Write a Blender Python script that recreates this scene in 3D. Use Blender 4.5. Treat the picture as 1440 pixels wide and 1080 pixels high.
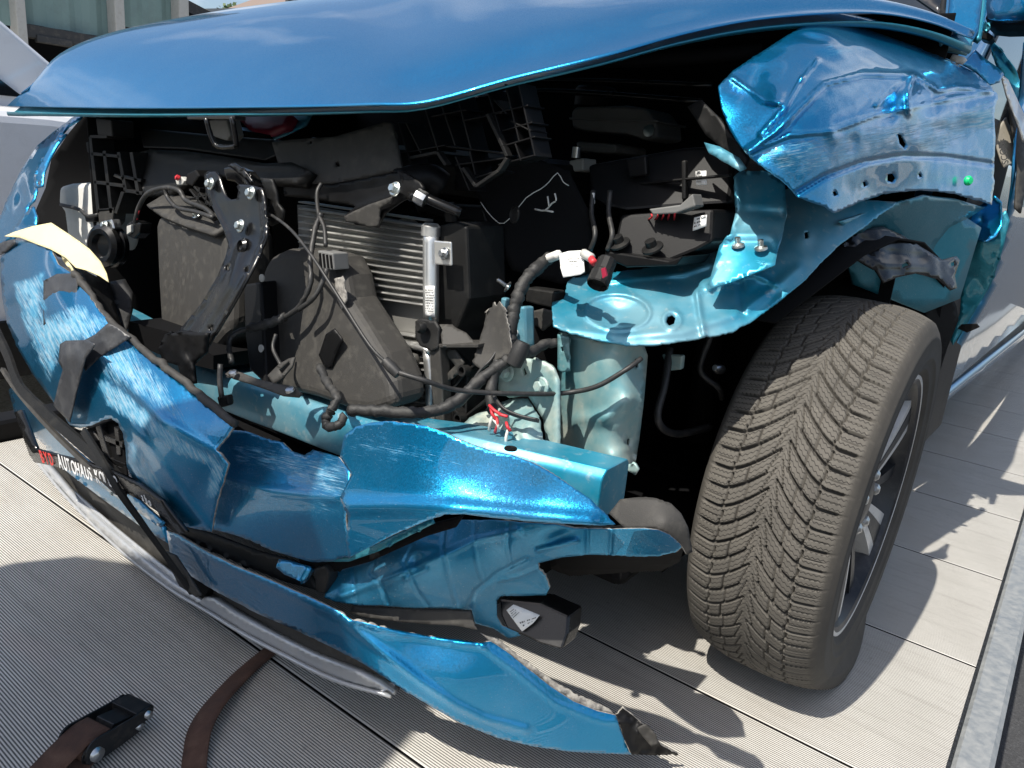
import bpy, bmesh, math, random
import numpy as np
from mathutils import Vector, Matrix, noise
from mathutils.geometry import delaunay_2d_cdt

for o in list(bpy.data.objects): bpy.data.objects.remove(o)
SC = bpy.context.scene
COL = SC.collection
R_ = math.radians
rnd = random.Random(7)

# ---------------------------------------------------------------- camera
FPX = 1081.0
_d1 = np.array([845, -240, FPX]); _d2 = np.array([-1513, -457, FPX])
_Y = _d1/np.linalg.norm(_d1)
_Z = np.cross(_d1, _d2); _Z /= np.linalg.norm(_Z)
_X = np.cross(_Y, _Z)
ROT = np.array([_X, _Y, _Z])              # photo-camera direction -> world
CAM = np.array([0.0, 0.0, 0.86])
cam = bpy.data.cameras.new('camera'); camo = bpy.data.objects.new('camera', cam); COL.objects.link(camo)
m = np.eye(4); m[:3, 0] = ROT[:, 0]; m[:3, 1] = -ROT[:, 1]; m[:3, 2] = -ROT[:, 2]; m[:3, 3] = CAM
camo.matrix_world = Matrix(m.tolist())
cam.sensor_width = 36; cam.lens = 36*FPX/1440; cam.clip_start = .02; cam.clip_end = 500
SC.camera = camo

# ---------------------------------------------------------------- light
SUN_DIR = Vector((0.10, 0.68, -1.0)).normalized()          # the way the light travels
w = bpy.data.worlds.new('World'); SC.world = w; w.use_nodes = True
nt = w.node_tree; nt.nodes.clear()
sky = nt.nodes.new('ShaderNodeTexSky'); sky.sky_type = 'NISHITA'; sky.sun_disc = False
el = math.asin(-SUN_DIR.z); sky.sun_elevation = el
sky.sun_rotation = math.atan2(-SUN_DIR.x, -SUN_DIR.y)
sky.air_density = 1.0; sky.dust_density = 2.0; sky.ozone_density = 1.5
bg = nt.nodes.new('ShaderNodeBackground'); bg.inputs[1].default_value = .11
ow = nt.nodes.new('ShaderNodeOutputWorld')
# scattered fair-weather cloud over the whole sky
tc = nt.nodes.new('ShaderNodeTexCoord'); sx_ = nt.nodes.new('ShaderNodeSeparateXYZ'); nt.links.new(tc.outputs['Generated'], sx_.inputs[0])
zz0 = nt.nodes.new('ShaderNodeMath'); zz0.operation = 'MAXIMUM'; zz0.inputs[1].default_value = .02; nt.links.new(sx_.outputs[2], zz0.inputs[0])
zz1 = nt.nodes.new('ShaderNodeMath'); zz1.operation = 'ADD'; zz1.inputs[1].default_value = .16; nt.links.new(zz0.outputs[0], zz1.inputs[0])
dv = nt.nodes.new('ShaderNodeVectorMath'); dv.operation = 'DIVIDE'; nt.links.new(tc.outputs['Generated'], dv.inputs[0]); nt.links.new(zz1.outputs[0], dv.inputs[1])
cn = nt.nodes.new('ShaderNodeTexNoise'); cn.inputs['Scale'].default_value = 1.15; cn.inputs['Detail'].default_value = 7; cn.inputs['Roughness'].default_value = .55; nt.links.new(dv.outputs[0], cn.inputs['Vector'])
cr_ = nt.nodes.new('ShaderNodeValToRGB'); cr_.color_ramp.elements[0].position = .50; cr_.color_ramp.elements[1].position = .66; nt.links.new(cn.outputs[0], cr_.inputs[0])
cm = nt.nodes.new('ShaderNodeMath'); cm.operation = 'MULTIPLY'; cm.inputs[1].default_value = .8; nt.links.new(cr_.outputs[0], cm.inputs[0])
mx = nt.nodes.new('ShaderNodeMix'); mx.data_type = 'RGBA'; mx.inputs[7].default_value = (7.5, 7.6, 7.8, 1)
nt.links.new(cm.outputs[0], mx.inputs[0]); nt.links.new(sky.outputs[0], mx.inputs[6])
nt.links.new(mx.outputs[2], bg.inputs[0]); nt.links.new(bg.outputs[0], ow.inputs[0])
sl = bpy.data.lights.new('sun', 'SUN'); sl.energy = 4.6; sl.angle = R_(.53); sl.color = (1, .95, .86)
so = bpy.data.objects.new('sun', sl); COL.objects.link(so)
so.rotation_euler = SUN_DIR.to_track_quat('-Z', 'Y').to_euler(); so.location = (0, -5, 8)
vs = SC.view_settings; vs.view_transform = 'Standard'; vs.look = 'None'; vs.gamma = 1; vs.use_curve_mapping = False
vs.exposure = 0.55

# ---------------------------------------------------------------- pixel rays (a pixel gives a direction, the distance is given in metres)
def ray(px, py): return ROT @ np.array([px-720.0, py-540.0, FPX])
def U(px, py, a, v=None):
    """world point on the pixel's ray: U(px,py,y) or U(px,py,'x'|'y'|'z',value)"""
    if v is None: ax, v = 1, a
    else: ax = 'xyz'.index(a)
    d = ray(px, py); t = (v-CAM[ax])/d[ax]
    return Vector((CAM+t*d).tolist())
def V(p):
    """control -> world: (px,py,y), (px,py,'x',v) or ('w',x,y,z)"""
    if p[0] == 'w': return Vector(p[1:])
    return U(*p)

# ---------------------------------------------------------------- materials
MATS = {}
class N:
    def __init__(s, name):
        s.m = bpy.data.materials.new(name); s.m.use_nodes = True; s.t = s.m.node_tree
        s.b = s.t.nodes['Principled BSDF']; s.out = s.t.nodes['Material Output']
        MATS[name] = s.m
    def n(s, typ, **kw):
        x = s.t.nodes.new('ShaderNode'+typ)
        for k, v in kw.items():
            if k in x.inputs: x.inputs[k].default_value = v
            else: setattr(x, k, v)
        return x
    def l(s, a, b): s.t.links.new(a, b)
    def coord(s, kind='Object'): return s.n('TexCoord').outputs[kind]
    def noise(s, vec, scale, detail=4, rough=.55, dist=0):
        x = s.n('TexNoise', Scale=scale, Detail=detail, Roughness=rough, Distortion=dist); s.l(vec, x.inputs['Vector']); return x
    def ramp(s, fac, stops):
        x = s.n('ValToRGB'); e = x.color_ramp.elements
        while len(e) > 1: e.remove(e[-1])
        e[0].position = stops[0][0]; e[0].color = c4(stops[0][1])
        for p, c in stops[1:]:
            k = e.new(p); k.color = c4(c)
        s.l(fac, x.inputs[0]); return x.outputs[0]
    def mix(s, fac, a, b, typ='MIX'):
        x = s.n('Mix', data_type='RGBA', blend_type=typ)
        for sock, v in ((x.inputs[0], fac), (x.inputs[6], a), (x.inputs[7], b)):
            if hasattr(v, 'is_linked'): s.l(v, sock)
            elif isinstance(v, (int, float)): sock.default_value = v
            else: sock.default_value = c4(v)
        return x.outputs[2]
    def math(s, op, a, b=0., clamp=False):
        x = s.n('Math', operation=op, use_clamp=clamp)
        for sock, v in ((x.inputs[0], a), (x.inputs[1], b)):
            if hasattr(v, 'is_linked'): s.l(v, sock)
            else: sock.default_value = v
        return x.outputs[0]
    def mapping(s, vec, scale=(1, 1, 1), rot=(0, 0, 0)):
        x = s.n('Mapping'); x.inputs['Scale'].default_value = scale; x.inputs['Rotation'].default_value = rot
        s.l(vec, x.inputs['Vector']); return x.outputs[0]
    def bump(s, h, strength=.3, dist=.002, normal=None):
        x = s.n('Bump', Strength=strength, Distance=dist); s.l(h, x.inputs['Height'])
        if normal is not None: s.l(normal, x.inputs['Normal'])
        return x.outputs[0]
    def set(s, **kw):
        for k, v in kw.items():
            k = k.replace('_', ' ')
            i = s.b.inputs[k]
            if hasattr(v, 'is_linked'): s.l(v, i)
            elif isinstance(v, tuple): i.default_value = c4(v) if i.type == 'RGBA' else v
            else: i.default_value = v
        return s
def c4(c): return (c, c, c, 1) if isinstance(c, (int, float)) else tuple(c[:3])+(1,)

def simple(name, col, rough=.5, metal=0., dirt=None, dirtcol=(.25, .22, .18), dirtscale=14., bump=0., bscale=300., coat=0., spec=.5, lo=.5, hi=.75):
    k = N(name); v = k.coord()
    k.set(Base_Color=col, Roughness=rough, Metallic=metal, Coat_Weight=coat)
    k.b.inputs['Specular IOR Level'].default_value = spec
    if dirt:
        n1 = k.noise(v, dirtscale, 8, .65)
        f = k.ramp(n1.outputs[0], [(lo, 0.), (hi, 1.)])
        f = k.math('MULTIPLY', f, dirt)
        k.set(Base_Color=k.mix(f, col, dirtcol))
        r = k.math('MULTIPLY_ADD', f, .35); r.node.inputs[2].default_value = rough; k.set(Roughness=r)
        mm = k.math('MULTIPLY_ADD', f, -metal); mm.node.inputs[2].default_value = metal; k.set(Metallic=mm)
    if bump:
        k.set(Normal=k.bump(k.noise(v, bscale, 3).outputs[0], bump, .001))
    return k.m

def paint(name, col, rough=.32, metal=.85, coat=1., dust=.25, dustcol=(.55, .55, .5)):
    """metallic two-layer car paint with flakes, road dust and scuffs where the 'scuff' attribute says so"""
    k = N(name); v = k.coord()
    vor = k.n('TexVoronoi', Scale=1100.0); k.l(v, vor.inputs['Vector'])
    fl = k.n('VectorMath', operation='SUBTRACT'); k.l(vor.outputs['Color'], fl.inputs[0]); fl.inputs[1].default_value = (.5, .5, .5)
    fs = k.n('VectorMath', operation='SCALE'); k.l(fl.outputs[0], fs.inputs[0]); fs.inputs['Scale'].default_value = .22
    ge = k.n('NewGeometry'); ad = k.n('VectorMath', operation='ADD'); k.l(ge.outputs['Normal'], ad.inputs[0]); k.l(fs.outputs[0], ad.inputs[1])
    nm = k.n('VectorMath', operation='NORMALIZE'); k.l(ad.outputs[0], nm.inputs[0])
    # dust specks
    d1 = k.noise(v, 420, 2); d2 = k.noise(v, 9, 5, .6)
    sp = k.ramp(d1.outputs[0], [(.66, 0.), (.74, 1.)])
    big = k.ramp(d2.outputs[0], [(.42, .05), (.75, 1.)])
    du = k.math('MULTIPLY', k.math('MULTIPLY', sp, big), dust*2.2, True)
    film = k.math('MULTIPLY', big, dust*.25)
    du = k.math('ADD', du, film, True)
    # scuffs
    at = k.n('Attribute', attribute_name='scuff'); uv = k.n('UVMap', uv_map='UVMap')
    st = k.noise(k.mapping(uv.outputs[0], (6, 120, 1)), 1.0, 5, .65)
    st2 = k.noise(k.mapping(uv.outputs[0], (12, 20, 1)), 1.0, 5, .6)
    st3 = k.noise(k.mapping(uv.outputs[0], (9, 330, 1)), 1.0, 3, .6)
    sc = k.math('ADD', k.math('ADD', k.math('MULTIPLY', st.outputs[0], .42), k.math('MULTIPLY', st3.outputs[0], .60)), k.math('MULTIPLY', st2.outputs[0], .25))
    sm = k.math('ADD', sc, k.math('SUBTRACT', k.math('MULTIPLY', at.outputs['Fac'], .50), 1.17))
    sm = k.math('MULTIPLY', k.ramp(sm, [(.0, 0.), (.11, 1.)]), .82)
    hue = k.noise(k.mapping(uv.outputs[0], (10, 60, 1)), 1.0, 4, .6)
    scol = k.ramp(hue.outputs[0], [(.3, (.03, .22, .38)), (.46, (.14, .36, .49)), (.60, (.36, .50, .57)), (.70, (.20, .24, .26))])
    c = k.mix(du, col, dustcol); c = k.mix(sm, c, scol)
    rough_s = k.math('MULTIPLY_ADD', sm, .45); rough_s.node.inputs[2].default_value = rough
    inv = k.math('SUBTRACT', 1., k.math('MAXIMUM', sm, k.math('MULTIPLY', du, .6)), True)
    k.set(Base_Color=c, Metallic=k.math('MULTIPLY', inv, metal), Roughness=rough_s, Coat_Weight=k.math('MULTIPLY', inv, coat), Coat_Roughness=.035)
    bs = k.bump(sm, .25, .001, nm.outputs[0]); k.set(Normal=bs)
    return k.m

paint('blue_paint', (.0015, .24, .49), rough=.33, metal=.9)
paint('blue_dull', (.004, .17, .32), rough=.42, metal=.7, coat=.35, dust=.45)
paint('hood_paint', (.003, .24, .50), rough=.32, metal=.9, dust=.18)
paint('teal_shell', (.015, .22, .30), rough=.42, metal=.6, coat=.5, dust=.3)
def ecoat(name, col, dirt, lo=.36, hi=.62):
    k = N(name); v = k.coord()
    n1 = k.noise(v, 7, 6, .6); n2 = k.noise(v, 60, 4)
    f = k.ramp(n1.outputs[0], [(lo, 0.), (hi, 1.)])
    f = k.math('MULTIPLY', f, dirt)
    c = k.mix(f, col, (.48, .47, .38))
    c = k.mix(k.ramp(n2.outputs[0], [(.6, 0.), (.75, .35)]), c, (.62, .62, .55))
    mt = k.math('MULTIPLY_ADD', f, -.45); mt.node.inputs[2].default_value = .5
    rr = k.math('MULTIPLY_ADD', f, .35); rr.node.inputs[2].default_value = .36
    k.set(Base_Color=c, Metallic=mt, Roughness=rr, Coat_Weight=.25, Coat_Roughness=.2)
    k.set(Normal=k.bump(n2.outputs[0], .12, .002))
    return k.m
ecoat('structure_paint', (.012, .28, .43), .32)
ecoat('structure_dusty', (.10, .36, .42), .85, .30, .58)
simple('black_plastic', (.005, .005, .0055), .45, spec=.2, dirt=.18, dirtcol=(.035, .033, .03), bump=.15, bscale=900)
simple('grey_plastic', (.010, .010, .010), .5, spec=.25, dirt=.35, dirtcol=(.055, .052, .046), dirtscale=22, bump=.3, bscale=1200)
simple('dusty_plastic', (.040, .038, .035), .6, spec=.35, dirt=.55, dirtcol=(.10, .094, .082), dirtscale=55, bump=.35, bscale=800)
simple('deep_black', (.004, .004, .0045), .8, spec=.12)
simple('gloss_black', (.005, .005, .0055), .25, spec=.4, dirt=.16, dirtcol=(.09, .085, .075), dirtscale=18, coat=.1)
simple('torn_edge', (.16, .15, .14), .8, dirt=.8, dirtcol=(.40, .38, .34), dirtscale=120, lo=.4, hi=.6)
simple('rubber_hose', (.016, .016, .016), .6, dirt=.5, dirtcol=(.10, .095, .085), dirtscale=40, bump=.4, bscale=500)
simple('wire_black', (.02, .02, .02), .5, dirt=.4, dirtcol=(.12, .11, .1), dirtscale=60)
simple('wire_red', (.55, .03, .04), .5)
simple('wire_white', (.7, .68, .62), .5)
simple('steel', (.55, .56, .56), .28, 1., dirt=.3, dirtcol=(.3, .28, .24), dirtscale=80)
simple('zinc', (.62, .66, .64), .33, 1., dirt=.3, dirtcol=(.35, .33, .25), dirtscale=100)
simple('aluminium', (.72, .72, .70), .34, .9, dirt=.5, dirtcol=(.36, .34, .29), dirtscale=30)
simple('white_plastic', (.68, .67, .63), .5, dirt=.4, dirtcol=(.45, .42, .36))
simple('tank_plastic', (.50, .50, .47), .45, dirt=.5, dirtcol=(.3, .28, .24))
simple('label_white', (.78, .78, .76), .6)
simple('print_black', (.02, .02, .02), .7)
simple('print_white', (.8, .8, .8), .5)
simple('print_red', (.65, .02, .015), .45)
simple('silver_trim', (.50, .51, .52), .36, .55, dirt=.4, dirtcol=(.4, .37, .32), dirtscale=30)
simple('pale_tape', (.72, .64, .36), .55, dirt=.25, dirtcol=(.5, .43, .25), dirtscale=25)
simple('black_tape', (.035, .037, .042), .42, dirt=.35, dirtcol=(.13, .13, .13), dirtscale=26, bump=.4, bscale=140)
simple('mid_grey', (.16, .16, .155), .5, dirt=.4, dirtcol=(.09, .085, .075))
simple('green_clip', (.0, .55, .18), .4)
simple('red_plastic', (.30, .012, .04), .45)
simple('galvanised', (.30, .32, .33), .45, .6, dirt=.6, dirtcol=(.33, .33, .32), dirtscale=60, bump=.03, bscale=90, lo=.35, hi=.7)
simple('wheel_silver', (.70, .70, .69), .34, .5, dirt=.5, dirtcol=(.34, .31, .26), dirtscale=30)
simple('wheel_dark', (.012, .014, .018), .35, .2, dirt=.5, dirtcol=(.08, .075, .07), dirtscale=30)
simple('glass_dark', (.008, .010, .012), .04, 0, spec=.8)
simple('white_car_paint', (.72, .73, .75), .25, 0, coat=1., dirt=.15)
simple('beige_trim', (.27, .245, .20), .5, dirt=.5, dirtcol=(.14, .12, .10), dirtscale=40)

# tyre rubber: worn, dusty, with fine sipes
k = N('tyre_rubber'); v = k.coord('UV')
n1 = k.noise(k.coord(), 16, 7, .65); n2 = k.noise(k.coord(), 180, 3)
f = k.ramp(n1.outputs[0], [(.28, .55), (.68, 1.)])
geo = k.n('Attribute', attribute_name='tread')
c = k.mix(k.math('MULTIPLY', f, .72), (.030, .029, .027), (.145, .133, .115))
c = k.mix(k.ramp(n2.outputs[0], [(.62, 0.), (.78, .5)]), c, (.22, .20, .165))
c = k.mix(k.math('MULTIPLY', k.math('SUBTRACT', 1., geo.outputs['Fac'], True), .5), c, (.024, .022, .020))  # groove floors painted darker, standing in for the shade inside the grooves
wv = k.n('TexWave', wave_type='BANDS', bands_direction='Y', Scale=1., Distortion=0.)
zz = k.n('TexWave', wave_type='BANDS', bands_direction='X', wave_profile='TRI', Scale=42.)
sep = k.n('SeparateXYZ'); k.l(v, sep.inputs[0])
k.l(v, zz.inputs['Vector'])
yy = k.math('ADD', k.math('MULTIPLY', sep.outputs[1], 36.), k.math('MULTIPLY', zz.outputs[0], .10))
cmb = k.n('CombineXYZ'); k.l(yy, cmb.inputs[1]); k.l(cmb.outputs[0], wv.inputs['Vector'])
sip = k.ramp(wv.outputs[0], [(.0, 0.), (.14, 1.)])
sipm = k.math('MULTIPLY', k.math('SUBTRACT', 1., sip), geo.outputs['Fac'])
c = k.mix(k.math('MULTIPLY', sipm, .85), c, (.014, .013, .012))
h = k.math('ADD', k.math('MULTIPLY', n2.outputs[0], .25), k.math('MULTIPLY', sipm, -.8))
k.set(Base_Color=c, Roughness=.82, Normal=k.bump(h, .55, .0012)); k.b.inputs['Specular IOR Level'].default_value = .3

# bed planks: extruded aluminium, dull and stained
k = N('bed_aluminium'); v = k.coord()
n1 = k.noise(v, 2.2, 8, .62); n2 = k.noise(k.mapping(v, (3, 40, 1)), 1.5, 6, .6); n3 = k.noise(v, 26, 6, .7)
c = k.ramp(n1.outputs[0], [(.3, (.56, .535, .49)), (.5, (.70, .675, .625)), (.7, (.62, .57, .505))])
c = k.mix(k.math('MULTIPLY', k.ramp(n2.outputs[0], [(.5, 0.), (.75, 1.)]), .35), c, (.30, .275, .24))
c = k.mix(k.ramp(n3.outputs[0], [(.64, 0.), (.74, .6)]), c, (.16, .15, .135))
k.set(Base_Color=c, Metallic=.2, Roughness=.5)
k.set(Normal=k.bump(n3.outputs[0], .15, .001))
simple('bed_groove', (.15, .145, .132), .7)

k = N('asphalt'); v = k.coord()
n1 = k.noise(v, 160, 5, .7); n2 = k.noise(v, 1.5, 5)
c = k.ramp(n1.outputs[0], [(.35, (.02, .021, .024)), (.6, (.055, .056, .06)), (.75, (.16, .16, .165))])
k.set(Base_Color=k.mix(k.math('MULTIPLY', n2.outputs[0], .5), c, (.06, .06, .062)), Roughness=.85, Normal=k.bump(n1.outputs[0], .8, .006))
k = N('gravel'); v = k.coord()
n1 = k.noise(v, 90, 5, .75); n2 = k.noise(v, 1.2, 5)
c = k.ramp(n1.outputs[0], [(.3, (.10, .09, .075)), (.5, (.27, .25, .21)), (.7, (.42, .39, .34))])
k.set(Base_Color=c, Roughness=.9, Normal=k.bump(n1.outputs[0], .9, .008))

# brown webbing
k = N('webbing'); v = k.n('UVMap', uv_map='UVMap').outputs[0]
wv = k.n('TexWave', wave_type='BANDS', bands_direction='X', Scale=8.); k.l(v, wv.inputs['Vector'])
w2 = k.n('TexWave', wave_type='BANDS', bands_direction='Y', Scale=70.); k.l(v, w2.inputs['Vector'])
hh = k.math('MULTIPLY', wv.outputs[0], w2.outputs[0])
n1 = k.noise(k.coord(), 30, 5)
c = k.ramp(n1.outputs[0], [(.3, (.055, .026, .017)), (.55, (.10, .048, .03)), (.75, (.15, .085, .055))])
k.set(Base_Color=k.mix(k.math('MULTIPLY', hh, .5), c, (.03, .016, .012)), Roughness=.8, Normal=k.bump(hh, .5, .001))

# condenser fins
k = N('fin_core'); v = k.n('UVMap', uv_map='UVMap').outputs[0]
wv = k.n('TexWave', wave_type='BANDS', bands_direction='X', wave_profile='SAW', Scale=60.); k.l(v, wv.inputs['Vector'])
c = k.ramp(wv.outputs[0], [(0., (.12, .118, .11)), (.5, (.34, .335, .315)), (1., (.16, .157, .146))])
k.set(Base_Color=c, Metallic=.5, Roughness=.55)

# ---------------------------------------------------------------- helpers
def link(name, me, mat=None, parent=None, smooth=True, kind=None):
    o = bpy.data.objects.new(name, me); COL.objects.link(o)
    if mat: me.materials.append(MATS[mat])
    if smooth:
        me.polygons.foreach_set('use_smooth', [True]*len(me.polygons))
    if parent is not None:
        o.parent = parent; o.matrix_parent_inverse = parent_inv(parent)
    if kind: o['kind'] = kind
    return o
def parent_inv(p):
    mw = Matrix.Identity(4); chain = []
    while p is not None: chain.append(p); p = p.parent
    for q in reversed(chain):
        mw = mw @ (q.matrix_parent_inverse if q.parent else Matrix.Identity(4)) @ Matrix.LocRotScale(q.location, q.rotation_euler, q.scale)
    return mw.inverted()
def thing(name, label, cat, loc=(0, 0, 0), group=None):
    o = bpy.data.objects.new(name, None); COL.objects.link(o); o.location = loc; o.empty_display_size = .1
    o['label'] = label; o['category'] = cat
    if group: o['group'] = group
    return o
def mesh(name, vs_, fs, mat=None, parent=None, smooth=False, kind=None):
    me = bpy.data.meshes.new(name); me.from_pydata([tuple(v) for v in vs_], [], fs); me.update()
    return link(name, me, mat, parent, smooth, kind)
def auto_smooth(o, ang=40):
    me = o.data
    try: me.set_sharp_from_angle(angle=R_(ang))
    except Exception: pass
def bevel(o, wd, seg=2, ang=35):
    b = o.modifiers.new('bevel', 'BEVEL'); b.width = wd; b.segments = seg; b.limit_method = 'ANGLE'; b.angle_limit = R_(ang); b.harden_normals = False
    return o

def catmull(P, n, closed=False):
    P = [np.array(p, float) for p in P]; L = len(P); out = []
    segs = L if closed else L-1
    for s in range(segs):
        g = (lambda i: P[i % L]) if closed else (lambda i: P[min(max(i, 0), L-1)])
        p0, p1, p2, p3 = g(s-1), g(s), g(s+1), g(s+2)
        if not closed:
            if s == 0: p0 = 2*p1-p2
            if s == L-2: p3 = 2*p2-p1
        for j in range(n):
            t = j/n
            out.append(.5*((2*p1)+(-p0+p2)*t+(2*p0-5*p1+4*p2-p3)*t*t+(-p0+3*p1-3*p2+p3)*t**3))
    if not closed: out.append(P[-1])
    return out
def resample_closed(P, step):
    out = []
    L = len(P)
    for i in range(L):
        a = np.array(P[i], float); b = np.array(P[(i+1) % L], float)
        n = max(1, int(round(np.linalg.norm(b-a)/step)))
        for j in range(n): out.append(a+(b-a)*j/n)
    return out
def inpoly(x, y, P):
    c = False; j = len(P)-1
    for i in range(len(P)):
        if (P[i][1] > y) != (P[j][1] > y) and x < (P[j][0]-P[i][0])*(y-P[i][1])/(P[j][1]-P[i][1])+P[i][0]: c = not c
        j = i
    return c
def inpoly_v(x, y, P):
    P = np.asarray(P, float); c = np.zeros(len(x), bool); j = len(P)-1
    for i in range(len(P)):
        yi, yj, xi, xj = P[i, 1], P[j, 1], P[i, 0], P[j, 0]
        if yi != yj:
            c ^= ((yi > y) != (yj > y)) & (x < (xj-xi)*(y-yi)/(yj-yi)+xi)
        j = i
    return c
def dist_poly(x, y, P, closed=True):
    P = np.asarray(P, float); d = np.full(len(x), 1e9)
    n = len(P) if closed else len(P)-1
    for i in range(n):
        a = P[i]; b = P[(i+1) % len(P)]; ab = b-a; L = (ab**2).sum()+1e-9
        t = np.clip(((x-a[0])*ab[0]+(y-a[1])*ab[1])/L, 0, 1)
        d = np.minimum(d, np.hypot(x-a[0]-t*ab[0], y-a[1]-t*ab[1]))
    return d
class Depth:
    """inverse-distance field through the control points (three points give an exact plane)"""
    def __init__(s, ctrl, lam=1e-3):
        if isinstance(ctrl, (int, float)): s.y = ctrl; return
        s.y = None; pts = []; val = []
        for c in ctrl:
            d = ray(c[0], c[1]); ax, v = (1, c[2]) if len(c) == 3 else ('xyz'.index(c[2]), c[3])
            t = (v-CAM[ax])/d[ax]; pts.append((c[0]/100., c[1]/100.)); val.append(1/t)
        s.p = np.array(pts); n = len(pts); s.aff = n == 3
        A = np.c_[np.ones(n), s.p]
        if n == 3: s.c = np.linalg.solve(A, val); return
        r = np.linalg.norm(s.p[:, None]-s.p[None], axis=2); K = np.where(r > 0, r*r*np.log(r+1e-12), 0)
        M = np.zeros((n+3, n+3)); M[:n, :n] = K+np.eye(n)*lam; M[:n, n:] = A; M[n:, :n] = A.T
        s.c = np.linalg.solve(M, np.r_[val, 0, 0, 0])
    def t(s, x, y):
        x = np.asarray(x, float); y = np.asarray(y, float)
        if s.y is not None:
            d = ROT @ np.stack([x-720, y-540, np.full(len(x), FPX)]); return s.y/d[1]
        q = np.stack([x, y], 1)/100.
        A = np.c_[np.ones(len(x)), q]
        if s.aff: return 1/(A @ s.c)
        r = np.linalg.norm(q[:, None]-s.p[None], axis=2); K = np.where(r > 0, r*r*np.log(r+1e-12), 0)
        return 1/(K @ s.c[:-3]+A @ s.c[-3:])
def S(name, outline, ctrl, mat, parent, th=.003, step=7, sm=0, jag=0., cr=None, bumps=(), ridges=(), holes=(), scuffs=(), ang=0., smooth=True, kind=None, edge=None, label=None, lam=1e-3):
    """a sheet-metal or plastic panel: traced outline, real depth from controls, real thickness"""
    rr = random.Random(hash(name) % 1000 if False else len(outline)*13+int(outline[0][0]))
    ol = catmull(outline, sm, True) if sm else [np.array(p, float) for p in outline]
    st = min(step, 3.5) if jag else step
    ol = resample_closed(ol, st)
    if jag:
        ph_ = rr.uniform(0, 50)
        am = [jag*(.15+2.4*max(0., noise.noise(Vector((i_*.11+ph_, 3.1, .7)))+.12)) for i_ in range(len(ol))]
        ol = [p+np.array([rr.gauss(0, a_)+1.8*a_*noise.noise(Vector((i_*.33, ph_, 0))), rr.gauss(0, a_)+1.8*a_*noise.noise(Vector((i_*.33, ph_, 9)))]) for i_, (p, a_) in enumerate(zip(ol, am))]
    xs = [p[0] for p in ol]; ys = [p[1] for p in ol]
    gx, gy = np.meshgrid(np.arange(min(xs)+step*.5, max(xs), step), np.arange(min(ys)+step*.5, max(ys), step*.87))
    gx = gx+(np.arange(gx.shape[0])[:, None] % 2)*step*.5
    gx = gx.ravel(); gy = gy.ravel()
    hole_pts = []
    ok = inpoly_v(gx, gy, ol) & (dist_poly(gx, gy, ol) > step*.45)
    for h in holes:
        hp = resample_closed(h, min(step, 5)); hole_pts.append(hp)
        ok &= ~inpoly_v(gx, gy, hp) & (dist_poly(gx, gy, hp) > step*.35)
    gx = gx[ok]; gy = gy[ok]
    vv = [Vector((p[0], p[1])) for p in ol]; ed = [(i, (i+1) % len(ol)) for i in range(len(ol))]
    for hp in hole_pts:
        b = len(vv); vv += [Vector((p[0], p[1])) for p in hp]; ed += [(b+i, b+(i+1) % len(hp)) for i in range(len(hp))]
    vv += [Vector((a, b)) for a, b in zip(gx, gy)]
    ov, oe, of, *_ = delaunay_2d_cdt(vv, ed, [], 0, 1e-4)
    px = np.array([p[0] for p in ov]); py = np.array([p[1] for p in ov])
    tri = np.array([f for f in of if len(f) == 3])
    cx = px[tri].mean(1); cy = py[tri].mean(1)
    keep = inpoly_v(cx, cy, ol)
    for hp in hole_pts: keep &= ~inpoly_v(cx, cy, hp)
    tri = tri[keep]
    used = np.unique(tri); remap = -np.ones(len(px), int); remap[used] = np.arange(len(used))
    tri = remap[tri]; px = px[used]; py = py[used]
    D = Depth(ctrl, lam); t = D.t(px, py)
    off = np.zeros(len(px))
    for b in bumps:                                    # (px,py,rx,ry,amp toward viewer,[angle])
        a = R_(b[5]) if len(b) > 5 else 0
        dx = (px-b[0]); dy = (py-b[1]); u = (dx*math.cos(a)+dy*math.sin(a))/b[2]; v2 = (-dx*math.sin(a)+dy*math.cos(a))/b[3]
        off += b[4]*np.exp(-(u*u+v2*v2))
    for pl, wd, amp in ridges:
        d = dist_poly(px, py, pl, False); off += amp*np.maximum(0, 1-d/wd)**1.5 if wd < 0 else amp*np.exp(-(d/wd)**2)
    d3 = ROT @ np.stack([px-720, py-540, np.full(len(px), FPX)])
    dl = np.linalg.norm(d3, axis=0)
    if cr:
        P0 = (CAM[:, None]+d3*t).T
        amp, scl = cr[0], cr[1]
        off += np.array([amp*noise.fractal(Vector(p)*scl, 1., 2., 3) if len(cr) < 3 else amp*noise.ridged_multi_fractal(Vector(p)*scl, 1., 2., 3, 1., 2.)-amp for p in P0])
    t = t-off/dl
    P = (CAM[:, None]+d3*t).T
    # face the camera: reverse if needed
    a, b, c = P[tri[0, 0]], P[tri[0, 1]], P[tri[0, 2]]
    if np.dot(np.cross(b-a, c-a), CAM-a) < 0: tri = tri[:, ::-1]
    me = bpy.data.meshes.new(name); me.from_pydata([tuple(p) for p in P], [], [tuple(int(i) for i in f) for f in tri]); me.update()
    ca, sa = math.cos(R_(ang)), math.sin(R_(ang))
    uvx = (px*ca+py*sa)/200.; uvy = (-px*sa+py*ca)/200.
    uvl = me.uv_layers.new(name='UVMap')
    li = np.array([l.vertex_index for l in me.loops]); uvl.data.foreach_set('uv', np.stack([uvx[li], uvy[li]], 1).ravel())
    if scuffs:
        sc = np.zeros(len(px))
        for pl, soft, amt in scuffs:
            d = dist_poly(px, py, pl); ins = inpoly_v(px, py, pl)
            sc = np.maximum(sc, amt*np.clip(np.where(ins, .82+.18*d/soft, .82-.82*d/soft), 0, 1))
        at = me.attributes.new('scuff', 'FLOAT', 'POINT'); at.data.foreach_set('value', sc.astype(np.float32))
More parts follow.
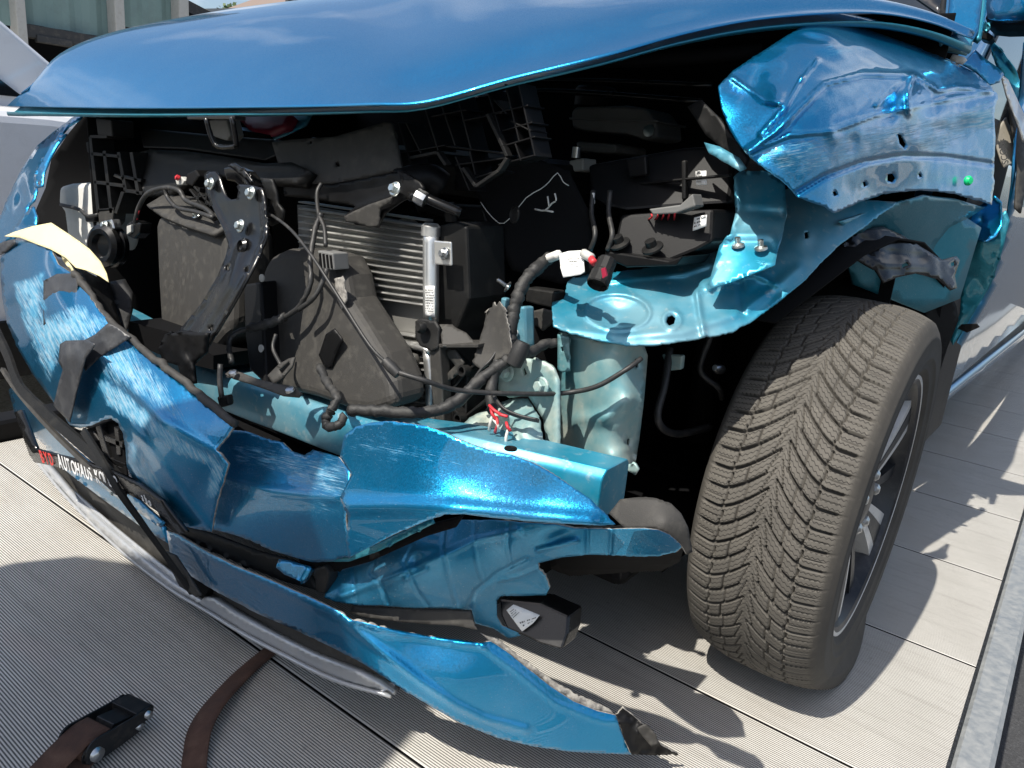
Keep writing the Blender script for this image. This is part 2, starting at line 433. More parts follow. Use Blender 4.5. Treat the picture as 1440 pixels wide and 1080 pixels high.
    o = link(name, me, mat, parent, smooth, kind)
    if label: o['label'] = label
    if th:
        sd = o.modifiers.new('thick', 'SOLIDIFY'); sd.thickness = th; sd.offset = -1; sd.use_even_offset = False
        if edge:
            me.materials.append(MATS[edge]); sd.material_offset_rim = 1
    return o
def E(name, outline, ctrl, depth, mat, parent, bev=.003, vec=(0, 1, 0), sm=0, seg=2, kind=None):
    """a solid: traced front face at its own distance, extruded by depth metres along vec"""
    ol = catmull(outline, sm, True) if sm else outline
    ol = [np.array(p, float) for p in ol]
    D = Depth(ctrl); x = np.array([p[0] for p in ol]); y = np.array([p[1] for p in ol]); t = D.t(x, y)
    d3 = ROT @ np.stack([x-720, y-540, np.full(len(x), FPX)]); P = (CAM[:, None]+d3*t).T
    vec = np.array(vec, float); vec = vec/np.linalg.norm(vec)*depth
    bm = bmesh.new(); f = [bm.verts.new(p) for p in P]; b = [bm.verts.new(p+vec) for p in P]
    bm.faces.new(f); bm.faces.new(b[::-1]); n = len(f)
    for i in range(n): bm.faces.new((f[(i+1) % n], f[i], b[i], b[(i+1) % n]))
    bmesh.ops.recalc_face_normals(bm, faces=bm.faces)
    me = bpy.data.meshes.new(name); bm.to_mesh(me); bm.free()
    o = link(name, me, mat, parent, False, kind)
    if bev: bevel(o, bev, seg)
    return o
def T(name, pts, r, mat, parent, n=6, seg=8, kind=None, r2=None, wob=0., caps=True):
    """a tube along control points"""
    P = [V(p) for p in pts]
    C = [Vector(p.tolist()) for p in catmull(P, n)] if n > 1 else P
    if wob:
        C = [c+Vector((rnd.gauss(0, wob), rnd.gauss(0, wob), rnd.gauss(0, wob))) for c in C]
    vs_ = []; fs = []; L = len(C); up = Vector((.31, .2, .93))
    for i, c in enumerate(C):
        tg = (C[min(i+1, L-1)]-C[max(i-1, 0)]).normalized()
        a = tg.cross(up)
        if a.length < 1e-3: a = tg.cross(Vector((1, 0, 0)))
        a.normalize(); b = tg.cross(a)
        q = r if r2 is None else r+(r2-r)*i/(L-1)
        if wob: q *= 1+rnd.uniform(-.12, .12)
        for j in range(seg):
            g = 2*math.pi*j/seg; vs_.append(c+a*(q*math.cos(g))+b*(q*math.sin(g)))
    for i in range(L-1):
        for j in range(seg): fs.append((i*seg+j, i*seg+(j+1) % seg, (i+1)*seg+(j+1) % seg, (i+1)*seg+j))
    if caps: fs.append(tuple(range(seg-1, -1, -1))); fs.append(tuple((L-1)*seg+j for j in range(seg)))
    return mesh(name, vs_, fs, mat, parent, True, kind)
def ribbon(name, pts, width, mat, parent, th=.002, n=8, side=None, kind=None):
    """a flat strap: path of world points with a sideways direction for each"""
    P = catmull([V(p) for p in pts], n); L = len(P)
    W = catmull([Vector(s) for s in side], n)
    vs_ = []; fs = []; us = []; acc = 0
    for i in range(L):
        s = Vector(W[i].tolist()).normalized()*width*.5; c = Vector(P[i].tolist())
        if i: acc += (c-Vector(P[i-1].tolist())).length
        for kk in range(5): vs_.append(c+s*(kk/2-1)); us.append((acc*30, kk/4*1.0))
    for i in range(L-1):
        for kk in range(4): fs.append((i*5+kk, i*5+kk+1, (i+1)*5+kk+1, (i+1)*5+kk))
    o = mesh(name, vs_, fs, mat, parent, True, kind)
    uvl = o.data.uv_layers.new(name='UVMap')
    for l in o.data.loops: uvl.data[l.index].uv = us[l.vertex_index]
    sd = o.modifiers.new('thick', 'SOLIDIFY'); sd.thickness = th; sd.offset = 0
    return o
def frame_of(nrm):
    nrm = Vector(nrm).normalized(); a = nrm.cross(Vector((0, 0, 1)))
    if a.length < .05: a = nrm.cross(Vector((1, 0, 0)))
    a.normalize(); return a, nrm.cross(a), nrm
def lathe(name, prof, pos, nrm, mat, parent, seg=20, smooth=True, kind=None, ang=40):
    """profile of (radius, height along the axis)"""
    a, b, c = frame_of(nrm); pos = Vector(pos); vs_ = []; fs = []
    for r, h in prof:
        for j in range(seg):
            g = 2*math.pi*j/seg; vs_.append(pos+a*(r*math.cos(g))+b*(r*math.sin(g))+c*h)
    for i in range(len(prof)-1):
        for j in range(seg): fs.append((i*seg+j, i*seg+(j+1) % seg, (i+1)*seg+(j+1) % seg, (i+1)*seg+j))
    fs.append(tuple(range(seg-1, -1, -1))); fs.append(tuple((len(prof)-1)*seg+j for j in range(seg)))
    o = mesh(name, vs_, fs, mat, parent, smooth, kind); auto_smooth(o, ang); return o
def bolt(px, py, y, nrm, r, parent, mat='zinc', name='bolt'):
    p = U(px, py, y); nrm = Vector(nrm).normalized(); a, b, c = frame_of(nrm); vs_ = []; fs = []
    def ring(rad, h, n, ph=0): 
        s = len(vs_)
        for j in range(n):
            g = 2*math.pi*(j+ph)/n; vs_.append(p+a*(rad*math.cos(g))+b*(rad*math.sin(g))+c*h)
        return s
    n = 18
    r0 = ring(r, 0, n); r1 = ring(r, r*.18, n); r2_ = ring(r*.86, r*.26, n)
    for s, e in ((r0, r1), (r1, r2_)):
        for j in range(n): fs.append((s+j, s+(j+1) % n, e+(j+1) % n, e+j))
    fs.append(tuple(r2_+j for j in range(n)))
    h0 = ring(r*.62, r*.24, 6, .3); h1 = ring(r*.62, r*.75, 6, .3); h2 = ring(r*.5, r*.88, 6, .3)
    for s, e in ((h0, h1), (h1, h2)):
        for j in range(6): fs.append((s+j, s+(j+1) % 6, e+(j+1) % 6, e+j))
    fs.append(tuple(h2+j for j in range(6)))
    return mesh(name, vs_, fs, mat, parent, False)
def box(name, c, size, mat, parent, rot=None, bev=.003, kind=None, smooth=False):
    c = Vector(c); hx, hy, hz = [s/2 for s in size]; M = Matrix.Rotation(rot[0], 3, rot[1]) if rot else Matrix.Identity(3)
    vs_ = [c+M @ Vector((x*hx, y*hy, z*hz)) for z in (-1, 1) for y in (-1, 1) for x in (-1, 1)]
    fs = [(0, 2, 3, 1), (4, 5, 7, 6), (0, 1, 5, 4), (2, 6, 7, 3), (0, 4, 6, 2), (1, 3, 7, 5)]
    o = mesh(name, vs_, fs, mat, parent, smooth, kind)
    if bev: bevel(o, bev)
    return o
def grid_patch(name, rows, mat, parent, nu=6, nv=6, th=.004, fn=None, ang=0, uvs=1.):
    """smooth surface through rows of world control points"""
    rows = [catmull([V(p) for p in r], nu) for r in rows]
    cols = list(zip(*rows)); cols = [catmull(c, nv) for c in cols]
    H = len(cols[0]); W = len(cols); vs_ = []; us = []
    for j in range(H):
        for i in range(W):
            p = Vector(cols[i][j].tolist())
            if fn: p = fn(p, i/(W-1), j/(H-1))
            vs_.append(p); us.append((i/(W-1)*uvs, j/(H-1)*uvs))
    fs = [(j*W+i, j*W+i+1, (j+1)*W+i+1, (j+1)*W+i) for j in range(H-1) for i in range(W-1)]
    o = mesh(name, vs_, fs, mat, parent, True)
    uvl = o.data.uv_layers.new(name='UVMap')
    for l in o.data.loops: uvl.data[l.index].uv = us[l.vertex_index]
    if th:
        sd = o.modifiers.new('thick', 'SOLIDIFY'); sd.thickness = th; sd.offset = -1
    return o
def text(name, s, p0, px_dir, up_dir, size, mat, parent, shear=0., sx=1., lift=.0008):
    """lettering standing on a surface: origin, reading direction and up direction are world vectors"""
    cu = bpy.data.curves.new(name, 'FONT'); cu.body = s; cu.size = size; cu.extrude = .0003; cu.shear = shear; cu.offset = size*.012
    tmp = bpy.data.objects.new(name, cu); COL.objects.link(tmp)
    dg = bpy.context.evaluated_depsgraph_get(); me = bpy.data.meshes.new_from_object(tmp.evaluated_get(dg))
    bpy.data.objects.remove(tmp)
    a = Vector(px_dir).normalized(); b = Vector(up_dir); b = (b-a*b.dot(a)).normalized(); c = a.cross(b)
    p0 = Vector(p0)
    for v_ in me.vertices: v_.co = p0+a*(v_.co.x*sx)+b*v_.co.y+c*(v_.co.z+lift)
    me.materials.clear()
    return link(name, me, mat, parent, False)
def printed(parent, a, b, c, d, rows, seed, mat='print_black', cut=(0, 1)):
    """small illegible print on a label: dashes between its corners (a b top, d c bottom), one mesh"""
    r = random.Random(seed); a, b, c, d = map(Vector, (a, b, c, d)); vs_ = []; fs = []
    nrm = (b-a).cross(d-a).normalized()
    if nrm.dot(Vector(CAM.tolist())-a) < 0: nrm = -nrm
    P = lambda u, v: a+(b-a)*u+(d-a)*v+(c-b-d+a)*u*v+nrm*.0012
    for i in range(rows):
        v0 = .12+.78*i/rows; v1 = v0+.42*.78/rows; u = .08
        while u < .9*(cut[1]-cut[0]):
            l = r.uniform(.03, .1); s = len(vs_)
            if r.random() < .8:
                vs_ += [P(u, v0), P(u+l, v0), P(u+l, v1), P(u, v1)]; fs.append((s, s+1, s+2, s+3))
            u += l+r.uniform(.012, .04)
    if fs: mesh('print', vs_, fs, mat, parent)

# ---------------------------------------------------------------- ground
gr = mesh('ground', [(-250, -250, -.45), (250, -250, -.45), (250, 250, -.45), (-250, 250, -.45)], [(0, 1, 2, 3)], 'gravel'); gr['kind'] = 'structure'
rd = mesh('road', [(.03, -60, -.446), (60, -60, -.446), (60, 60, -.446), (.03, 60, -.446)], [(0, 1, 2, 3)], 'asphalt'); rd['kind'] = 'structure'

# ---------------------------------------------------------------- the flatbed
truck = thing('flatbed_truck', 'flatbed of a recovery truck with ribbed aluminium planks under the wrecked blue car', 'truck', (-1.15, 0, -.45))
def tk(o):
    o.parent = truck; o.matrix_parent_inverse = Matrix.Translation((1.15, 0, .45)); return o
PITCH = .0044
def plank_mesh(x0, x1, wd, pitch):
    n = int(round((wd-.006)/pitch)); p = (wd-.006)/n; prof = [(.0015, -.03), (.0015, -.0002)]
    for i in range(n):
        b = .003+i*p
        prof += [(b+p*.05, 0.), (b+p*.55, 0.), (b+p*.62, -.0014), (b+p*.98, -.0014)]
    prof += [(wd-.002, -.0014), (wd-.002, -.03)]
    prof = [(y, z) for y, z in prof]
    vs_ = [(x, y, z) for x in (x0, x1) for y, z in prof]; L = len(prof)
    fs = [(i, i+1, L+i+1, L+i) for i in range(L-1)]
    me = bpy.data.meshes.new('plank'); me.from_pydata(vs_, [], [f[::-1] for f in fs]); me.update()
    me.materials.append(MATS['bed_aluminium']); me.materials.append(MATS['bed_groove'])
    me.materials.append(MATS['deep_black'])
    for f in me.polygons:
        z = [me.vertices[i].co.z for i in f.vertices]
        if min(z) < -.01: f.material_index = 2
        elif min(z) < -.0013: f.material_index = 1
    return me
pm = plank_mesh(-2.235, .0, .4525, PITCH)
for i in range(-3, 14):
    o = bpy.data.objects.new('plank', pm); COL.objects.link(o); o.location = (0, 1.6-.4525+i*.4525, 0); tk(o)
y0, y1 = -.3, 7.4
tk(box('floor_frame', (-1.12, (y0+y1)/2, -.06), (2.2, y1-y0, .05), 'deep_black', None, bev=0))
def rail(x0, x1, ztop, name):
    prof = [(x0, -.14), (x0, ztop-.004), (x0+.006, ztop), (x1-.008, ztop), (x1, ztop-.008), (x1, -.14)]
    vs_ = [(x, y, z) for y in (y0, y1) for x, z in prof]; n = len(prof)
    fs = [(i, (i+1) % n, n+(i+1) % n, n+i) for i in range(n)]
    return tk(mesh(name, vs_, [f[::-1] for f in fs]+[tuple(range(n)), tuple(range(2*n-1, n-1, -1))], 'galvanised'))
rail(.0065, .062, .006, 'side_rail')
o = rail(-2.33, -2.245, .055, 'side_rail'); o.data.materials.clear(); o.data.materials.append(MATS['black_plastic'])
# lashing ring folded into the side rail slot
p = U(1381, 930, 'x', .004)
vs_ = []
ringp = [Vector((.012+.004*math.sin(a), p.y+.024*math.cos(a), .026+.018*math.sin(a))) for a in np.linspace(0, 2*math.pi, 17)]
tk(T('lashing_ring', [('w', *q) for q in ringp], .0055, 'steel', None, n=2, seg=8))
# unseen panel with a head-and-shoulders outline, added for its shade, with the winch box, at the cab end of the bed (it throws the rounded shade across the bed and bumper)
shade_outline = [(-1.72, 0), (-1.72, 1.52), (-1.68, 1.66), (-1.58, 1.76), (-1.42, 1.84), (-1.28, 1.92), (-1.18, 2.10), (-1.10, 2.24), (-1.0, 2.27), (-.94, 2.18), (-.91, 2.02), (-.85, 1.86), (-.80, 1.66), (-.79, 0)]
HY = -.5
bm = bmesh.new(); f = [bm.verts.new((x, HY, z)) for x, z in shade_outline]; b = [bm.verts.new((x, HY-.08, z)) for x, z in shade_outline]
bm.faces.new(f); bm.faces.new(b[::-1]); n = len(f)
for i in range(n): bm.faces.new((f[(i+1) % n], f[i], b[i], b[(i+1) % n]))
bmesh.ops.recalc_face_normals(bm, faces=bm.faces)
me = bpy.data.meshes.new('shade_panel'); bm.to_mesh(me); bm.free(); tk(bevel(link('shade_panel', me, 'galvanised', None, False), .01))
tk(box('winch_box', (-1.27, HY-.3, .18), (.6, .4, .36), 'black_plastic', None, bev=.02))

# ---------------------------------------------------------------- the wrecked car
car = thing('wrecked_car', 'blue metallic car with its front torn open and bumper hanging, standing on the ribbed flatbed', 'car', (-1.1, 1.4, 0))
# ---- wheel
WC = Vector((-.303, 1.402, .334)); WY, WCAM = .012, -.022; WS = 1.0; WSW = .91
ax = Vector((math.cos(WY)*math.cos(WCAM), math.sin(WY)*math.cos(WCAM), math.sin(WCAM)))
fw = Vector((-math.sin(WY), math.cos(WY), 0)); uw = ax.cross(fw)
def WP(w_, r, th): return WC+(ax*(w_*WSW)+fw*(r*math.cos(th))+uw*(r*math.sin(th)))*WS
prof = [(-.100, .232), (-.112, .240), (-.1165, .247), (-.1195, .249), (-.1205, .254), (-.1195, .256), (-.1245, .268), (-.1262, .270), (-.1262, .274), (-.1252, .276), (-.1270, .287), (-.1255, .301), (-.1262, .303), (-.1245, .309), (-.1230, .311), (-.1195, .320), (-.112, .330)]
tp = np.linspace(-.106, .106, 121)
def crown(w_): a = abs(w_)/.106; return .3475-.0125*a**3.2-.002*a*a
ptsr = [(a, b, 0.) for a, b in prof]+[(float(x), crown(x), 1.) for x in tp]+[(-a, b, 0.) for a, b in prof[::-1]]
NT = 1900; NB = 72
th = np.arange(NT)/NT*2*math.pi
W_ = np.array([p[0] for p in ptsr]); RR = np.array([p[1] for p in ptsr]); TR = np.array([p[2] for p in ptsr])
TH, WW = np.meshgrid(th, W_, indexing='ij')
A = np.abs(WW); ph = TH/(2*math.pi)*NB
side = WW > 0
ga = np.minimum(A, .078)/.078
g = 1.9*(1-(1-ga)**1.5)+np.where(side, 0., .5)
q = ph-g                                              # directional arms, V apex downwards on the front
PI_ = 2*math.pi*.347/NB
fr = q-np.floor(q); dq = np.minimum(fr, 1-fr)          # distance to arm in pitches
par = np.floor(q+.5).astype(int); cell = np.floor(q).astype(int)
slope = np.where(A < .078, 1.9*1.5*(1-ga)**.5/.078, 0.)*PI_
dist = dq*PI_/np.sqrt(1+slope**2)
def soft(d, half, depth, e=.0009): return depth*np.clip((half-d)/e+.5, 0, 1)
odd = (par % 2 == 1)
wid = np.interp(A, [0, .02, .045, .07, .1], [.0022, .0028, .0042, .0050, .0046])
dep = np.where(A >= np.where(odd, .014, .004), soft(dist, wid*.5, .0095), 0.)
zz = .068+.0020*np.tanh(6*np.sin(ph*2*math.pi))
dep = np.maximum(dep, soft(np.abs(A-zz), .0015, .0075))
# stepped links between the arms, and the broken centre line
dep = np.maximum(dep, np.where(A < .064, soft(np.abs(A-np.where(cell % 2 == 0, .043, .037)), .0013, .007), 0))
dep = np.maximum(dep, soft(np.abs(A-(.003+.014*fr)), .0011, .0070))
f2 = ph*2-g*2+1.; f2 = f2-np.floor(f2); d2 = np.minimum(f2, 1-f2)*PI_/2
dep = np.maximum(dep, np.where(A > .074, soft(d2, .0006, .0030), 0))
fade = np.clip((.1065-A)/.012, 0, 1); dep = dep*np.where(TR[None, :] > 0, np.clip(fade*1.4, .25, 1), 0)
Rg = RR[None, :]-dep
# sidewall rings
P = (np.array(WC)[None, None]+WS*(np.array(ax)[None, None]*(WW*WSW)[..., None]+np.array(fw)[None, None]*(Rg*np.cos(TH))[..., None]+np.array(uw)[None, None]*(Rg*np.sin(TH))[..., None]))
low = np.clip((.055-P[..., 2])/.07, 0, 1)              # flat tyre: bottom pressed on the bed, walls bulging
P += np.array([ax.x, ax.y, 0])[None, None]*(np.sign(WW)*low*np.where(WW > 0, .034, .012)*np.clip(A/.11, 0, 1)**2)[..., None]
P[..., 2] = np.where(P[..., 2] < .004, .004+(P[..., 2]-.004)*.03, P[..., 2])
M_ = len(W_)
idx = np.arange(NT*M_).reshape(NT, M_); a_ = idx; b_ = np.roll(idx, -1, 0)
quads = np.stack([a_[:, :-1], b_[:, :-1], b_[:, 1:], a_[:, 1:]], -1).reshape(-1, 4)
me = bpy.data.meshes.new('tyre'); me.vertices.add(NT*M_); me.vertices.foreach_set('co', P.reshape(-1).astype(np.float32))
me.loops.add(len(quads)*4); me.loops.foreach_set('vertex_index', quads.ravel().astype(np.int32))
me.polygons.add(len(quads)); me.polygons.foreach_set('loop_start', np.arange(0, len(quads)*4, 4, dtype=np.int32))
me.update(calc_edges=True)
at = me.attributes.new('tread', 'FLOAT', 'POINT'); at.data.foreach_set('value', ((dep < .002)*(TR[None, :]*np.ones((NT, 1)))).ravel().astype(np.float32))
uvl = me.uv_layers.new(name='UVMap'); uu = np.stack([WW, q/NB*2.2], -1).reshape(-1, 2)[quads.ravel()]
uvl.data.foreach_set('uv', uu.ravel().astype(np.float32))
wheel = bpy.data.objects.new('front_wheel', None); COL.objects.link(wheel); wheel.parent = car; wheel.location = (0, 0, 0); wheel.matrix_parent_inverse = parent_inv(car); wheel.empty_display_size = .05
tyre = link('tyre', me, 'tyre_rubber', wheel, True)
# raised sidewall ring and lettering-like blocks
def ringsweep(name, sec, mat, parent, n=96, smooth=True):
    vs_ = []; fs = []; L = len(sec)
    for i in range(n):
        t_ = 2*math.pi*i/n
        for w_, r in sec: vs_.append(WP(w_, r, t_))
    for i in range(n):
        for j in range(L): fs.append((i*L+j, i*L+(j+1) % L, ((i+1) % n)*L+(j+1) % L, ((i+1) % n)*L+j))
    o = mesh(name, vs_, fs, mat, parent, smooth); auto_smooth(o, 35); return o
ringsweep('rim_barrel', [(.098, .236), (.112, .232), (.108, .224), (.085, .214), (-.09, .205), (-.1, .23)], 'wheel_dark', wheel)
ringsweep('rim_lip', [(.1065, .2405), (.1125, .2385), (.1125, .232), (.107, .230)], 'wheel_silver', wheel)
ringsweep('rim_back', [(-.01, .20), (-.01, .02), (-.02, .02), (-.02, .2)], 'deep_black', wheel, smooth=False)
ringsweep('brake_disc', [(.02, .155), (.02, .05), (.035, .05), (.035, .155)], 'steel', wheel, smooth=False)
def spoke_pts(r, ang): return r, ang
def spoke(name, a0, side_, mat, raised, lo=0, hi=1, w0=.016, w1=.022, skew=.0):
    vs_ = []; n = 10
    for i in range(n+1):
        s = i/n; r = .045+(.231-.045)*s; a1 = a0+side_*(.05+.20*s**1.3)+skew*s
        hw = (w0+(w1-w0)*s)/r*.5
        z0 = .098+raised-.022*(1-s)**1.5
        for da, dz in ((-hw, -.03), (-hw*.9, 0), (hw*.9, 0), (hw, -.03)): vs_.append(WP(z0+dz, r, a1+da))
    fs = [(i*4+j, i*4+j+1, (i+1)*4+j+1, (i+1)*4+j) for i in range(n) for j in range(3)]+[(0, 1, 2, 3), (n*4+3, n*4+2, n*4+1, n*4)]
    return mesh(name, vs_, fs, mat, wheel)
for i in range(5):
    a0 = math.pi/2+.32+i*2*math.pi/5
    spoke('spoke', a0, 0, 'wheel_silver', 0, w0=.036, w1=.105)
    spoke('spoke_inlay', a0, 0, 'wheel_dark', .0016, w0=.012, w1=.048)
    spoke('spoke_blade', a0+math.pi/5, 0, 'wheel_dark', -.006, w0=.014, w1=.03)
lathe('hub_cap', [(.062, -.06), (.06, .0), (.05, .012), (.034, .016), (.0001, .017)], WP(.074, 0, 0), ax, 'wheel_dark', wheel, 30)
for i in range(5):
    lathe('wheel_nut', [(.012, -.01), (.011, .014), (.006, .018), (.0001, .018)], WP(.078, .052, i*2*math.pi/5+.2), ax, 'steel', wheel, 8)

# ---- hood: popped up, its front lip kinked at the corner
he = [(10, 149, .80), (100, 151, .78), (210, 152, .765), (400, 150, .757), (520, 147, .765), (600, 143, .785), (720, 110, .845), (850, 78, .92), (960, 47, 1.04), (1060, 27, 1.17), (1160, 18, 1.30), (1240, 18, 1.42), (1310, 31, 1.54), (1368, 53, 1.655)]
hr = [('w', -2.03, .81, .91), ('w', -2.03, .885, 1.0), ('w', -2.0, 1.01, 1.07), ('w', -1.98, 1.25, 1.152), ('w', -1.97, 1.5, 1.22), ('w', -1.93, 1.68, 1.262), ('w', -1.75, 1.72, 1.285), ('w', -1.5, 1.74, 1.295), ('w', -1.2, 1.745, 1.29), ('w', -.9, 1.74, 1.27), ('w', -.7, 1.73, 1.245), ('w', -.52, 1.71, 1.215), ('w', -.38, 1.69, 1.18), ('w', -.275, 1.665, 1.142)]
e0 = [V(p) for p in he]; e1 = [V(p) for p in hr]
hrows = []
for v_ in (0, .04, .12, .3, .55, .8, .95, 1):
    row = []
    for i, (a, b) in enumerate(zip(e0, e1)):
        u = i/13; zc = 1-(1-v_)**1.35
        p = a.lerp(b, v_); p.z = a.z+(b.z-a.z)*zc
        p.z += .022*math.sin(math.pi*v_)*math.sin(math.pi*u)
        if 2 < i < 9: p.z += .010*math.exp(-((v_-.45)/.18)**2)*math.sin(math.pi*(i-2)/7)
        if i >= 5 and abs(v_-.12) < .01: p.z += .011
        row.append(('w', p.x, p.y, p.z))
    hrows.append(row)
hood = grid_patch('hood', hrows, 'hood_paint', car, 6, 5, th=.0025)
inner = []
for v_ in (.015, .06, .3, .6, .9):
    inner.append([('w', *(a.lerp(b, v_)+Vector((0, 0, (b.z-a.z)*((1-(1-v_)**1.35)-v_)-.010-.016*min(1, v_*14))))) for a, b in zip(e0, e1)])
grid_patch('hood_inner_panel', inner, 'teal_shell', hood, 4, 3, th=.003)
# stiffening ribs under the hood
for yy, zz_ in ((1.15, 1.055), (1.35, 1.12)):
    T('hood_stiffener', [('w', -1.2, yy, zz_-.03), ('w', -.9, yy-.02, zz_-.02), ('w', -.7, yy, zz_-.03), ('w', -.5, yy+.12, zz_-.0)], .012, 'deep_black', hood)

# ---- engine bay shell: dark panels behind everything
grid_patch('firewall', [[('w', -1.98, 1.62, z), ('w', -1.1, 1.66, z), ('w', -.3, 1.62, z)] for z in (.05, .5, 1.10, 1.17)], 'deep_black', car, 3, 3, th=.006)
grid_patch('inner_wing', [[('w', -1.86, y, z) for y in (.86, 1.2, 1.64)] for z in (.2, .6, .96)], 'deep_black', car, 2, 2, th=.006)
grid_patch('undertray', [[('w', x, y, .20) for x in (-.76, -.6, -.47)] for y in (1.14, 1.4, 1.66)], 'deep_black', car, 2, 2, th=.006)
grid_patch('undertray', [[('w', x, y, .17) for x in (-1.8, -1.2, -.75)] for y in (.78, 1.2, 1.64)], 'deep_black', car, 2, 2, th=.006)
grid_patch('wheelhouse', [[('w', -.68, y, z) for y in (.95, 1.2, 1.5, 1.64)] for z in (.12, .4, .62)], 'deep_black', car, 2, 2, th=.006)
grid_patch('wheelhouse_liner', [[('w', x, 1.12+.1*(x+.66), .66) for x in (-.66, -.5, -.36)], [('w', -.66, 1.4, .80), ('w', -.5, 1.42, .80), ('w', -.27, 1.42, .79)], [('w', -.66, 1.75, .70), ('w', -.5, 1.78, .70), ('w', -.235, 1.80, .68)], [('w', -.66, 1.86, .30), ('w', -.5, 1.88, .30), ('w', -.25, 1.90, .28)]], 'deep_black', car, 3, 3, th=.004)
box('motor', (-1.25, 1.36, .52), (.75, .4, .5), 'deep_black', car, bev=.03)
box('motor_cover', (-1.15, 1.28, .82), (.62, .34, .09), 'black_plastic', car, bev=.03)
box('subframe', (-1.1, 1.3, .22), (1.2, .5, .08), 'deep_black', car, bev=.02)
T('lower_arm', [('w', -.75, 1.42, .26), ('w', -.55, 1.42, .24), ('w', -.42, 1.43, .24)], .022, 'deep_black', car)
T('strut', [('w', -.56, 1.44, .34), ('w', -.60, 1.46, .82)], .028, 'deep_black', car, n=2)
T('brake_hose', [(1000, 470, 1.2), (985, 520, 1.2), (1010, 545, 1.22), (1015, 560, 1.25)], .005, 'wire_black', car)
T('brake_hose', [(942, 490, 1.15), (935, 540, 1.12), (925, 590, 1.1), (950, 610, 1.15), (1000, 600, 1.25)], .0065, 'wire_black', car)
lathe('sensor_clip', [(.008, 0), (.009, .012), (.005, .02), (.0001, .02)], U(1015, 520, 1.2), (-.3, -1, .3), 'steel', car, 10)
E('abs_bracket', [(930, 498), (960, 500), (958, 520), (938, 522)], 1.14, .012, 'structure_dusty', car)

# ---- bumper beam (steel cross member behind the cover)
bp = [('w', -1.72, .80, .44), (150, 438, .79), (275, 508, .755), (400, 554, .745), (520, 592, .74), (640, 612, .745), (740, 636, .765), (850, 662, .80)]
bpath = [p+np.array([0, .03, -.035]) for p in catmull([V(p) for p in bp], 6)]
vs_ = []; fs = []; sec = [(-.03, .028), (-.022, .035), (.03, .035), (.036, .028), (.036, -.035), (-.03, -.035), (-.034, -.028), (-.034, .020)]
for p in bpath:
    for dy, dz in sec: vs_.append((p[0], p[1]+dy, p[2]+dz))
L = len(sec)
for i in range(len(bpath)-1):
    for j in range(L): fs.append((i*L+j, (i+1)*L+j, (i+1)*L+(j+1) % L, i*L+(j+1) % L))
fs += [tuple(range(L)), tuple((len(bpath)-1)*L+j for j in range(L))[::-1]]
beam = mesh('bumper_beam', vs_, fs, 'structure_paint', car, True); auto_smooth(beam, 30); bevel(beam, .003)
lathe('rivet', [(.008, 0), (.008, .002), (.003, .003), (.0001, .001)], U(718, 632, .70), (0, 0, 1), 'black_plastic', beam, 14)
T('beam_strap', [(310, 512, .63), (309, 535, .625), (312, 560, .622)], .004, 'wire_black', beam, n=3)
E('beam_clip', [(304, 558), (318, 556), (320, 570), (308, 574)], .62, .012, 'black_plastic', beam)

# ---- side structure, painted body steel
def ell(cx, cy, rx, ry, a=0, n=28): return [(cx+rx*math.cos(t)*math.cos(R_(a))-ry*math.sin(t)*math.sin(R_(a)), cy+rx*math.cos(t)*math.sin(R_(a))+ry*math.sin(t)*math.cos(R_(a))) for t in np.linspace(0, 2*math.pi, n)]
up = S('upper_rail', [(776, 425), (793, 420), (798, 396), (812, 386), (850, 384), (900, 378), (960, 362), (985, 350), (1015, 328), (1032, 312), (1050, 300), (1100, 268), (1120, 262), (1160, 285), (1210, 280), (1262, 284), (1255, 291), (1225, 312), (1180, 345), (1152, 372), (1130, 396), (1100, 420), (1060, 450), (1030, 466), (1000, 473), (960, 480), (920, 485), (880, 485), (840, 478), (800, 468), (778, 458)],
    [(778, 440, .915), (800, 398, .99), (880, 485, .925), (900, 378, 1.07), (1000, 473, 1.0), (985, 350, 1.14), (1060, 450, 1.06), (1130, 396, 1.14), (1040, 300, 1.2), (1120, 262, 1.26), (1255, 288, 1.42), (1180, 330, 1.25), (930, 430, 1.0), (1050, 390, 1.10)],
    'structure_paint', car, th=.003, step=3.0, cr=(.0035, 14), jag=.4,
    bumps=[(868, 438, 30, 14, -.014, 4), (1000, 400, 30, 8, .012, -25), (1085, 400, 16, 22, -.01, 30), (960, 400, 26, 12, -.01), (1130, 330, 14, 14, .008)],
    ridges=[([(800, 462), (880, 472), (960, 466), (1040, 440), (1120, 380)], 8, .007), (ell(868, 438, 46, 25, 4), 3.2, .0075), (ell(945, 450, 12, 12), 3., .006), ([(985, 398), (1060, 385), (1090, 400)], 4, .010), ([(1000, 405), (1010, 360), (1018, 330)], 4, .010), ([(980, 410), (984, 440), (990, 470)], 4, .008), ([(1040, 400), (1044, 440)], 5, -.008), ([(850, 395), (960, 385), (1000, 372)], 4, .008)],
    holes=[[(939, 446), (945, 443), (950, 447), (948, 455), (941, 458), (937, 453)], [(1131, 326), (1137, 325), (1138, 334), (1132, 336)]])
